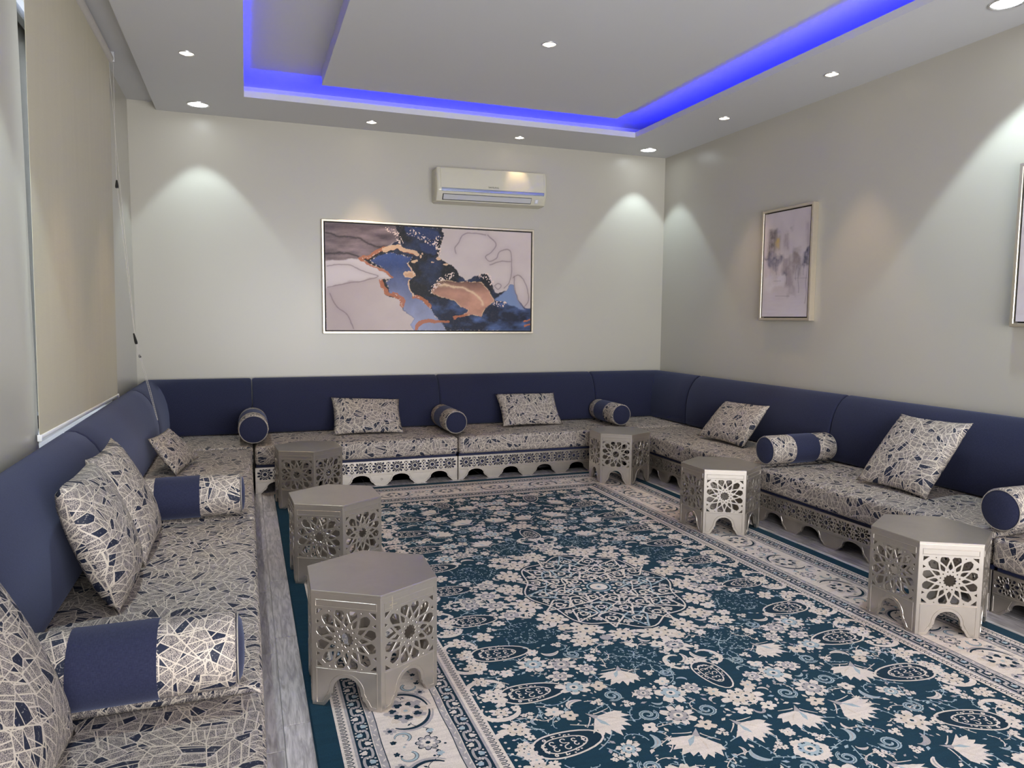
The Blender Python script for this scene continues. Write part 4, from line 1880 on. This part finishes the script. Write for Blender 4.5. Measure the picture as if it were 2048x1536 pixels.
def lin(c):
    c = np.array(c, float) / 255
    return np.where(c <= 0.04045, c / 12.92, ((c + 0.055) / 1.055) ** 2.4)


def blend(img, mask, col):
    m = np.clip(mask, 0, 1)[..., None].astype(float)
    return img * (1 - m) + np.asarray(col, float) * m


def edge_d(mask, k):
    """soft version of a mask by repeated box blur"""
    m = mask.astype(float)
    for _ in range(k):
        m = (m + np.roll(m, 1, 0) + np.roll(m, -1, 0) + np.roll(m, 1, 1) + np.roll(m, -1, 1)) / 5
    return m


def art_marble(nx, ny):
    u, v = np.meshgrid(np.linspace(0, 1, nx), np.linspace(1, 0, ny))   # v: 0 top
    v = v
    top = 515 + 95 * u
    bot = 1350 + 8 * u
    X = 178 + 1560 * u
    Y = top + (bot - top) * v
    n1, n2 = fbm(X / 70, Y / 70, 1, 6, 2, 0.55) - 0.5, fbm(X / 70 + 9, Y / 70 + 4, 2, 6, 2, 0.55) - 0.5
    big = fbm(X / 260, Y / 200, 3, 4)
    fine = fbm(X / 22, Y / 22, 4, 4)
    x, y = X + 46 * n1, Y + 46 * n2
    img = np.zeros(X.shape + (3,))
    img[:] = lin((206, 192, 186))
    img = blend(img, (big - 0.35) * 1.2, lin((186, 170, 166)))
    left = np.clip((760 - X) / 500, 0, 1)
    img = blend(img, left * 0.8, lin((176, 160, 160)))
    # pale pool on the left
    pool = inside([(150, 800), (420, 790), (560, 880), (650, 945), (540, 935), (420, 965), (150, 1020)], x, y)
    img = blend(img, edge_d(pool, 5) * 0.8, lin((214, 204, 203)))
    # mauve smoke upper left
    sm = inside([(100, 450), (700, 450), (715, 650), (620, 710), (450, 790), (330, 805), (100, 805)], x, y)
    tone = fbm(X / 150 + 2, Y / 45, 6, 5)
    smc = lin((62, 50, 58))[None, None, :] + (tone ** 1.6)[..., None] * (lin((165, 145, 145)) - lin((55, 45, 50)))
    m = edge_d(sm, 4)[..., None]
    img = img * (1 - m) + smc * m
    for pth in ([(190, 600), (330, 630), (450, 665), (520, 700), (620, 715)], [(190, 755), (300, 745), (420, 775)]):
        d = dist_line(pth, x, y)
        img = blend(img, np.exp(-(d / 9) ** 2) * 0.8, lin((35, 28, 34)))
    # dark river
    riv = inside([(660, 400), (1000, 400), (1040, 630), (1020, 720), (995, 785), (1100, 850), (1160, 930), (1220, 978), (1330, 905), (1385, 925), (1425, 1000),
                  (1455, 1060), (1540, 1058), (1560, 1000), (1610, 1008), (1625, 1110), (1720, 1190), (1800, 1250), (1800, 1450), (850, 1450), (790, 1300), (830, 1260),
                  (725, 1200), (715, 1130), (610, 1080), (555, 990), (560, 950), (650, 950), (600, 880), (480, 830), (430, 795), (640, 715), (700, 640)], x, y)
    t2 = fbm(X / 120 + 5, Y / 120 + 1, 8, 5)
    rc = lin((14, 16, 24))[None, None, :] + (np.clip(t2 - 0.50, 0, 1) * 0.9)[..., None] * lin((70, 95, 150))
    m = edge_d(riv, 1)[..., None]
    img = img * (1 - m) + rc * m
    # blue arm
    blu = inside([(480, 800), (640, 748), (800, 780), (770, 850), (830, 900), (780, 960), (775, 1040), (830, 1090), (930, 1165), (960, 1215), (1010, 1270), (1060, 1350), (850, 1450), (790, 1300), (830, 1260),
                  (730, 1200), (720, 1130), (640, 1050), (600, 965), (650, 950), (600, 880)], x, y) & riv
    t3 = fbm(X / 90, Y / 110 + 3, 9, 5)
    gy = np.clip((Y - 850) / 400, 0, 1)
    bc = lin((52, 72, 122))[None, None, :] * (0.55 + 0.9 * t3[..., None]) + gy[..., None] * (lin((152, 158, 188)) - lin((60, 80, 130))) * (0.75 + 0.5 * t3[..., None])
    m = edge_d(blu, 3)[..., None]
    img = img * (1 - m) + bc * m
    lowb = inside([(880, 1070), (1010, 1110), (1200, 1160), (1330, 1240), (1430, 1135), (1560, 1150), (1730, 1190), (1800, 1250), (1800, 1450), (1130, 1450), (1000, 1260), (940, 1160)], x, y)
    t4 = fbm(X / 130 + 8, Y / 70 + 2, 10, 6)
    lc = lin((22, 30, 52))[None, None, :] + (np.clip(t4 - 0.38, 0, 1) ** 1.1 * 2.2)[..., None] * lin((92, 116, 168))
    m = edge_d(lowb, 4)[..., None]
    img = img * (1 - m) + lc * m
    lite = inside([(1440, 1110), (1540, 1055), (1560, 1000), (1610, 1008), (1625, 1110), (1700, 1190), (1560, 1160)], x, y)
    img = blend(img, edge_d(lite, 4) * 0.85, lin((128, 148, 188)))
    topb = inside([(740, 540), (1000, 590), (1020, 640), (900, 660), (760, 620)], x, y) | inside([(850, 680), (980, 660), (1000, 720), (960, 780), (870, 730)], x, y)
    img = blend(img, edge_d(topb, 6) * 0.7, lin((44, 60, 105)))
    # copper island
    isl = inside([(940, 1040), (1000, 985), (1100, 968), (1240, 985), (1330, 980), (1400, 1055), (1437, 1120), (1380, 1170), (1330, 1238), (1200, 1230), (1230, 1180), (1140, 1145), (960, 1075)], x, y)
    t5 = fbm(X / 80, Y / 60 + 6, 11, 5)
    sh = np.clip((Y - 960) / 110, 0, 1)
    ic = (lin((95, 66, 56))[None, None, :] * (1 - sh[..., None]) + lin((188, 138, 116))[None, None, :] * sh[..., None]) * (0.65 + 0.7 * t5[..., None])
    m = edge_d(isl, 1)[..., None]
    img = img * (1 - m) + ic * m
    soft = edge_d(isl, 8)
    rim = np.exp(-((soft - 0.5) / 0.22) ** 2)
    img = blend(img, rim * (fine > 0.46) * 0.95, lin((220, 186, 150)))
    d = dist_line([(1000, 1010), (1080, 1010), (1180, 1030), (1260, 1060), (1320, 1110), (1350, 1150)], x, y)
    img = blend(img, np.exp(-(d / 9) ** 2) * 0.9, lin((228, 196, 160)))
    # gold and copper rims
    gold, copper = lin((222, 184, 148)), lin((178, 108, 74))
    for pth, wdt, c in (([(430, 795), (520, 752), (640, 715), (760, 730), (830, 770)], 13, copper), ([(600, 735), (660, 712), (780, 730), (830, 768)], 15, gold),
                        ([(430, 800), (500, 845), (590, 885), (655, 945)], 7, copper), ([(560, 965), (590, 1030), (680, 1090), (735, 1135), (720, 1165)], 17, copper),
                        ([(815, 1095), (890, 1115), (935, 1170)], 14, copper), ([(830, 1335), (850, 1300), (940, 1285), (1070, 1285)], 12, copper), ([(1115, 1260), (1215, 1230)], 9, copper),
                        ([(770, 845), (800, 880), (830, 905)], 5, gold), ([(780, 960), (775, 1030), (815, 1085)], 5, gold), ([(1690, 1275), (1760, 1265), (1760, 1310), (1690, 1315)], 8, copper)):
        d = dist_line(pth, x, y)
        img = blend(img, (d < wdt * (0.55 + 0.9 * fine)) * 0.92, c)
    for cx_, cy_, rx, ry in ((785, 915, 52, 26), (815, 822, 22, 13), (865, 785, 12, 14), (882, 762, 8, 8), (995, 798, 22, 10), (1050, 838, 20, 8), (955, 828, 12, 6)):
        img = blend(img, (((x - cx_) / rx) ** 2 + ((y - cy_) / ry) ** 2 < 1) * 0.95, gold)
    img = blend(img, (((x - 785) / 40) ** 2 + ((y - 918) / 17) ** 2 < 1) * 0.6, lin((196, 142, 106)))
    # speckles along the dark edges
    softr = edge_d(riv & ~blu, 10)
    er = np.exp(-((softr - 0.5) / 0.25) ** 2)
    spk = fbm(X / 9, Y / 9, 15, 2)
    img = blend(img, er * (spk > 0.66) * (X < 1500), lin((225, 205, 185)))
    for pth in ([(620, 560), (680, 600), (720, 690)], [(780, 595), (860, 630), (960, 670), (1000, 650), (1000, 760)], [(1450, 1140), (1520, 1160)], [(1330, 930), (1390, 945), (1420, 990)], [(940, 1040), (1000, 990), (1090, 930)]):
        d = dist_line(pth, x, y)
        img = blend(img, (d < 22) & (spk > 0.60), lin((230, 205, 190)))
    # fine grey veins
    for pth in ([(1130, 760), (1125, 720), (1155, 680), (1190, 620), (1260, 605), (1370, 620)], [(1385, 620), (1450, 690), (1420, 750), (1370, 790), (1400, 822), (1455, 800), (1480, 750), (1560, 740), (1580, 860), (1560, 980), (1520, 1030)],
                [(1590, 950), (1640, 930), (1700, 1000), (1720, 1120), (1690, 1170)], [(1400, 850), (1480, 825), (1570, 830)], [(190, 850), (260, 838), (350, 850), (470, 900), (545, 930), (450, 965), (340, 985), (190, 1012)],
                [(205, 1060), (260, 1170), (330, 1230), (370, 1340)], [(1440, 1010), (1470, 990), (1495, 1010), (1470, 1035), (1440, 1010)], [(1600, 940), (1620, 1080), (1660, 1160)]):
        d = dist_line(pth, X + 16 * n1, Y + 16 * n2)
        img = blend(img, np.exp(-(d / 4.0) ** 2) * 0.7, lin((112, 96, 100)))
        img = blend(img, np.exp(-(d / 24.0) ** 2) * 0.18, lin((150, 130, 130)))
    return img


def art_blocks(nx, ny, seed):
    """misty abstract of dragged strokes, pale ground"""
    u, v = np.meshgrid(np.linspace(0, 1, nx), np.linspace(1, 0, ny))
    n1 = fbm(u * 9, v * 5, seed, 5) - 0.5
    n2 = fbm(u * 6 + 3, v * 12, seed + 1, 5) - 0.5
    drag = fbm(u * 34, v * 3, seed + 2, 4)
    hdrag = fbm(u * 5, v * 60, seed + 3, 4)
    img = np.zeros(u.shape + (3,))
    img[:] = lin((200, 188, 188))
    img = blend(img, (fbm(u * 3, v * 4, seed + 4, 4) - 0.3) * 1.0, lin((178, 166, 168)))
    img = blend(img, np.clip((v - 0.62) * 2, 0, 0.8) * (0.5 + hdrag), lin((206, 198, 204)))

    iso = fbm(u * 16, v * 26, seed + 6, 5)

    def stroke(u0, u1, v0, v1, col, op, rag=0.11, soft=0.055):
        nonlocal img
        a, b = u + rag * n1, v + rag * 1.3 * n2
        sv = soft * 0.8
        m = np.clip((a - u0) / soft + 0.5, 0, 1) * np.clip((u1 - a) / soft + 0.5, 0, 1) * np.clip((b - v0) / sv + 0.5, 0, 1) * np.clip((v1 - b) / sv + 0.5, 0, 1)
        tex = np.clip(0.15 + 1.1 * (0.35 * drag + 0.65 * iso) * 1.25, 0, 1)
        img = blend(img, m * op * tex, lin(col))
    for s in ([0.10, 0.26, 0.16, 0.42, (88, 80, 80), 0.85], [0.22, 0.36, 0.22, 0.36, (140, 128, 122), 0.6], [0.24, 0.34, 0.27, 0.33, (196, 166, 96), 0.8],
              [0.44, 0.56, 0.22, 0.36, (140, 122, 122), 0.55], [0.60, 0.64, 0.17, 0.20, (110, 100, 102), 0.7], [0.66, 0.80, 0.33, 0.44, (158, 145, 140), 0.6],
              [0.92, 1.0, 0.14, 0.40, (160, 146, 150), 0.6], [0.02, 0.14, 0.405, 0.43, (44, 50, 80), 0.9], [0.10, 0.34, 0.42, 0.54, (72, 76, 104), 0.85],
              [0.34, 0.44, 0.395, 0.44, (42, 48, 80), 0.9], [0.30, 0.42, 0.42, 0.47, (92, 92, 112), 0.6], [0.66, 0.82, 0.42, 0.52, (110, 94, 74), 0.7], [0.60, 0.68, 0.43, 0.50, (225, 215, 208), 0.7],
              [0.86, 1.0, 0.38, 0.54, (30, 38, 68), 0.92], [0.42, 0.80, 0.44, 0.58, (150, 136, 136), 0.7], [0.46, 0.56, 0.565, 0.61, (58, 62, 88), 0.8],
              [0.52, 0.68, 0.56, 0.74, (152, 138, 140), 0.75], [0.14, 0.36, 0.52, 0.64, (172, 160, 160), 0.6], [0.58, 0.72, 0.72, 0.82, (160, 148, 150), 0.6],
              [0.78, 0.86, 0.50, 0.62, (130, 122, 126), 0.6], [0.05, 0.5, 0.60, 0.72, (212, 206, 210), 0.6], [0.20, 0.36, 0.36, 0.42, (190, 178, 180), 0.6]):
        stroke(*s)
    for k, (a, b, c_) in enumerate(((0.96, 0.5, 0.88), (0.80, 0.55, 0.78), (0.74, 0.52, 0.66), (0.90, 0.52, 0.62), (0.53, 0.6, 0.69), (0.30, 0.44, 0.60))):
        m = np.exp(-((u - a + 0.012 * np.sin(v * 30 + k)) / 0.007) ** 2) * (v > b) * (v < c_)
        img = blend(img, m * 0.45, lin((84, 78, 90)))
    for a, b, y0 in ((0.25, 0.42, 0.655), (0.3, 0.62, 0.80), (0.7, 0.98, 0.64)):
        m = np.exp(-((v - y0 - 0.02 * (u - a)) / 0.0035) ** 2) * (u > a) * (u < b)
        img = blend(img, m * 0.4 * hdrag * 1.4, lin((90, 84, 92)))
    return img


def print_mesh(name, w, h, img):
    ny, nx, _ = img.shape
    xs = np.linspace(-w / 2, w / 2, nx)
    zs = np.linspace(-h / 2, h / 2, ny)
    gx, gz = np.meshgrid(xs, zs)
    co = np.stack([gx, np.zeros_like(gx), gz], -1).reshape(-1, 3)
    i = np.arange(nx * ny).reshape(ny, nx)
    q = np.stack([i[:-1, :-1], i[:-1, 1:], i[1:, 1:], i[1:, :-1]], -1).reshape(-1, 4)
    me = bpy.data.meshes.new(name)
    me.vertices.add(len(co))
    me.vertices.foreach_set('co', co.ravel())
    me.loops.add(q.size)
    me.loops.foreach_set('vertex_index', q.ravel())
    me.polygons.add(len(q))
    me.polygons.foreach_set('loop_start', np.arange(0, q.size, 4))
    me.update(calc_edges=True)
    at = me.color_attributes.new('ink', 'FLOAT_COLOR', 'POINT')
    rgba = np.ones((ny, nx, 4))
    rgba[..., :3] = np.clip(img, 0, 1)
    at.data.foreach_set('color', rgba.reshape(-1).astype(np.float32))
    return me


def picture(name, w, h, depth, fw, img, loc, rz, label, cat):
    """local x to the right, local -y towards the room"""
    t = empty(name, loc, rz)
    tag(t, label, cat)
    bm = bmesh.new()
    prof = [(0, 0.0), (0, -depth), (0.003, -depth - 0.002), (fw - 0.003, -depth - 0.002), (fw, -depth + 0.002), (fw, -0.012)]
    rings = []
    for sx, sz in ((-1, -1), (1, -1), (1, 1), (-1, 1)):
        rings.append([(sx * (w / 2 - i), y, sz * (h / 2 - i)) for i, y in prof])
    add_rings(bm, rings + [rings[0]], cap=False, closed=False)
    obj_from_bm('frame', bm, M['champagne'], t, False)
    boxes('backing', [(-w / 2 + fw * 0.5, w / 2 - fw * 0.5, -0.012, -0.002, -h / 2 + fw * 0.5, h / 2 - fw * 0.5)], M['dark'], t)
    gap = 0.010
    cw, ch = w - 2 * fw - 2 * gap, h - 2 * fw - 2 * gap
    boxes('stretcher', [(-cw / 2, cw / 2, -depth + 0.006, -0.012, -ch / 2, ch / 2)], M['dark'], t)
    o = link_mesh('canvas', print_mesh('canvas', cw, ch, img), M['print'], t)
    o.location = (0, -depth + 0.0045, 0)
    return t


picture('wall_painting', 2.09, 1.045, 0.04, 0.020, art_marble(600, 300), ((1.561 + 3.649) / 2, -0.001, 1.790), 0,
        'wide marbled blue black and copper abstract painting on the back wall', 'painting')
picture('wall_painting', 0.610, 0.940, 0.05, 0.022, art_blocks(210, 330, 31), (W - 0.001, -1.990, 1.890), -PI / 2,
        'narrow framed abstract in grey and navy on the right wall', 'painting')
picture('wall_painting', 0.610, 0.945, 0.05, 0.022, art_blocks(110, 170, 57), (W - 0.001, -4.237, 1.865), -PI / 2,
        'framed abstract cut off at the right edge of the picture', 'painting')


# ================================================================== AIR CONDITIONER
ac = empty('air_conditioner', (3.165, -0.001, 2.52), 0)
ac.rotation_euler = (0, -0.012, 0)
tag(ac, 'cream wall split air conditioner with a silver stripe, above the large painting', 'air conditioner')
AW = 1.12
prof = [(0.0, 0.0), (0.10, 0.0), (0.145, 0.012), (0.195, 0.095), (0.198, 0.115), (0.196, 0.20), (0.190, 0.300), (0.180, 0.318), (0.16, 0.322), (0.0, 0.322)]
bm = bmesh.new()
rings = []
for s, k in ((0.0, 0.020), (0.006, 0.008), (0.016, 0.002), (0.03, 0.0), (AW / 2, 0.0), (AW - 0.03, 0.0), (AW - 0.016, 0.002), (AW - 0.006, 0.008), (AW, 0.020)):
    rings.append([(s - AW / 2, -max(0, d - k) if d > 0 else 0.0, min(max(z, k), 0.322 - k)) for d, z in prof])
add_rings(bm, rings)
obj_from_bm('body', bm, M['cream_plastic'], ac, True, 35)
# smooth front cover
bm = bmesh.new()
pf = [(0.1985, 0.128), (0.2015, 0.130), (0.2015, 0.20), (0.1955, 0.300), (0.190, 0.3125), (0.185, 0.3125)]
hw = AW / 2 - 0.035
rings = [[(s, -(d - k), z) for d, z in pf] for s, k in ((-hw, 0.004), (-hw + 0.004, 0.0), (0, 0), (hw - 0.004, 0), (hw, 0.004))]
add_rings(bm, rings)
obj_from_bm('front_cover', bm, M['cream_plastic'], ac, True, 35)
bm = bmesh.new()
rings = [[(s, -d, z) for d, z in ((0.196, 0.097), (0.2035, 0.100), (0.2045, 0.113), (0.2025, 0.127), (0.196, 0.127))] for s in (-hw + 0.01, -hw + 0.013, hw - 0.003, hw)]
add_rings(bm, rings)
obj_from_bm('silver_stripe', bm, M['silver_trim'], ac, True, 50)
# outlet: dark recess with grey louver on the slanted underside
sl0, sl1 = Vector((0, -0.152, 0.022)), Vector((0, -0.186, 0.080))
dv = (sl1 - sl0).normalized()
nv = Vector((0, -dv.z, dv.y))
if nv.y > 0:
    nv = -nv


def slab(name, a, b, x0, x1, t0, t1, material):
    bm = bmesh.new()
    vv = []
    for n_ in (t0, t1):
        for xx, q in ((x0, a), (x1, a), (x1, b), (x0, b)):
            p_ = sl0 + dv * q + nv * n_
            vv.append(bm.verts.new((xx, p_.y, p_.z)))
    for f in ((0, 3, 2, 1), (4, 5, 6, 7), (0, 1, 5, 4), (1, 2, 6, 5), (2, 3, 7, 6), (3, 0, 4, 7)):
        bm.faces.new([vv[i] for i in f])
    return obj_from_bm(name, bm, material, ac)


slab('outlet', 0.000, 0.062, -hw + 0.025, hw - 0.125, -0.004, 0.0016, M['dark'])
slab('louver', 0.008, 0.058, -hw + 0.032, hw - 0.130, 0.002, 0.006, M['grey_plastic'])
st = slab('sticker', 0.006, 0.052, hw - 0.088, hw - 0.050, 0.0005, 0.0022, M['grey_plastic'])
slab('sticker_print', 0.014, 0.046, hw - 0.082, hw - 0.057, 0.0024, 0.0028, M['white_metal'])
tm = text_mesh('SAMSUNG', 0.021, 0.0006)
o = link_mesh('badge', tm, M['black'], ac)
o.matrix_local = Matrix.Translation((0.0, -0.2022, 0.150)) @ Matrix.Rotation(PI / 2, 4, 'X') @ Matrix.Scale(1.12, 4, (1, 0, 0))
tag(o, 'small dark brand lettering')

# ================================================================== ROLLER BLIND
bl = empty('roller_blind', (0.0, 0.0, 0.0))
tag(bl, 'beige roller blind lowered over the window on the left wall, with bead chain', 'blind')
BY0, BY1 = -3.285, -1.195
bm = bmesh.new()
th = 0.0014
n = 24
front, back_ = [], []
for i in range(n + 1):
    t_ = i / n
    z = 0.885 + (3.175 - 0.885) * t_
    x = 0.022 + 0.030 * t_
    wave = 0.0
    front.append((x + th, z))
    back_.append((x, z))
sec = front + back_[::-1]
add_rings(bm, [[(x, BY0 + (BY1 - BY0) * k / 10, z - 0.026 * (k / 10) * (3.175 - z) / 2.29) for x, z in sec] for k in range(11)])
obj_from_bm('cloth', bm, M['blind'], bl, True, 50)
bm = bmesh.new()
add_rings(bm, [circle(0.030, 20, (0.052, BY0 - 0.02, 3.172), 'y'), circle(0.030, 20, (0.052, BY1 + 0.004, 3.172), 'y')])
obj_from_bm('roller_tube', bm, M['tube'], bl, True, 40)
for yy in (BY0 - 0.028, BY1 + 0.006):
    bm = bmesh.new()
    add_box(bm, 0.018, 0.086, yy, yy + 0.006, 3.150, 3.2155)
    add_rings(bm, [circle(0.024, 18, (0.052, yy - 0.004, 3.172), 'y'), circle(0.026, 18, (0.052, yy + 0.010, 3.172), 'y')])
    obj_from_bm('bracket', bm, M['grey_plastic'], bl, True, 40)
rl = boxes('bottom_rail', [(0.016, 0.031, BY0, BY1, 0.869, 0.889)], M['white_metal'], bl, 0.005, 2)
for v in rl.data.vertices:
    v.co.z -= 0.026 * (v.co.y - BY0) / (BY1 - BY0)
for yy, dz in ((BY0 - 0.003, 0.0), (BY1 - 0.001, -0.026)):
    boxes('rail_cap', [(0.014, 0.033, yy, yy + 0.004, 0.862 + dz, 0.892 + dz)], M['white_metal'], bl, 0.001, 1)
# bead chain: two strands that meet below the connectors and slip behind the pillow
ch_a = [(0.052, -1.183, 3.150), (0.085, -1.325, 2.70), (0.115, -1.50, 2.285)]
A1 = (0.115, -1.50, 2.285)
ch_b = [(0.060, -1.178, 3.150), (0.110, -1.40, 2.60), (0.165, -1.33, 2.00), (0.200, -1.62, 1.276)]
END = (0.262, -1.255, 0.70)
def lerp(a, b, t):
    return tuple(a[i] + (b[i] - a[i]) * t for i in range(3))


TOP1, TOP2, MID, END = Vector((0.050, -1.182, 3.150)), Vector((0.075, -1.172, 3.160)), Vector((0.205, -1.655, 1.276)), Vector((0.293, -1.395, 0.692))
PA = Vector((0.108, -1.455, 2.290))
strand1 = [TOP2, PA.lerp(TOP2, 0.5) + Vector((0.0, -0.01, 0)), PA, PA.lerp(MID, 0.5), MID, MID.lerp(END, 0.3) + Vector((0, -0.012, 0)), MID.lerp(END, 0.65) + Vector((0, -0.012, 0)), END]
strand2 = [TOP1, TOP1.lerp(MID, 0.33) + Vector((0, -0.02, 0)), TOP1.lerp(MID, 0.66) + Vector((0, -0.01, 0)), MID + Vector((0.003, 0.0, 0.0)), MID.lerp(END, 0.3) + Vector((0.006, -0.004, 0)), MID.lerp(END, 0.65) + Vector((0.008, -0.004, 0)), END + Vector((0.004, 0.0, 0.0))]
for sdn in (strand1, strand2):
    bm = bmesh.new()
    tube(bm, sdn, 0.0013, 5)
    for a, b in zip(sdn[:-1], sdn[1:]):
        L_ = (b - a).length
        k = max(1, int(L_ / 0.016))
        for i in range(k):
            p_ = a.lerp(b, i / k)
            r_b = 0.0026
            vv = [bm.verts.new(p_ + Vector(d) * r_b) for d in ((1, 0, 0), (0, 1, 0), (-1, 0, 0), (0, -1, 0), (0, 0, 1), (0, 0, -1))]
            for f in ((0, 1, 4), (1, 2, 4), (2, 3, 4), (3, 0, 4), (1, 0, 5), (2, 1, 5), (3, 2, 5), (0, 3, 5)):
                bm.faces.new([vv[j] for j in f])
    o = obj_from_bm('bead_chain', bm, M['chain'], bl)
    o['kind'] = 'stuff'


def connector(p0, p1, r):
    bm = bmesh.new()
    p0, p1 = Vector(p0), Vector(p1)
    d = (p1 - p0).normalized()
    a = d.cross(Vector((1, 0.2, 0))).normalized()
    b = d.cross(a)
    rings = []
    for t_, k in ((0, 0.45), (0.15, 0.6), (0.5, 0.85), (0.8, 1.0), (1.0, 0.9)):
        c = p0.lerp(p1, t_)
        rings.append([c + a * (r * k * math.cos(2 * PI * i / 8)) + b * (r * k * math.sin(2 * PI * i / 8)) for i in range(8)])
    add_rings(bm, rings)
    obj_from_bm('connector', bm, M['black'], bl, True, 40)


connector(PA + Vector((0, 0.004, 0.022)), PA - Vector((-0.001, 0.006, 0.030)), 0.011)
dm_ = (END - MID).normalized()
connector(MID - dm_ * 0.03, MID + dm_ * 0.045, 0.0095)
Pm = MID.lerp(END, 0.21)
connector(Pm - dm_ * 0.010, Pm + dm_ * 0.012, 0.008)
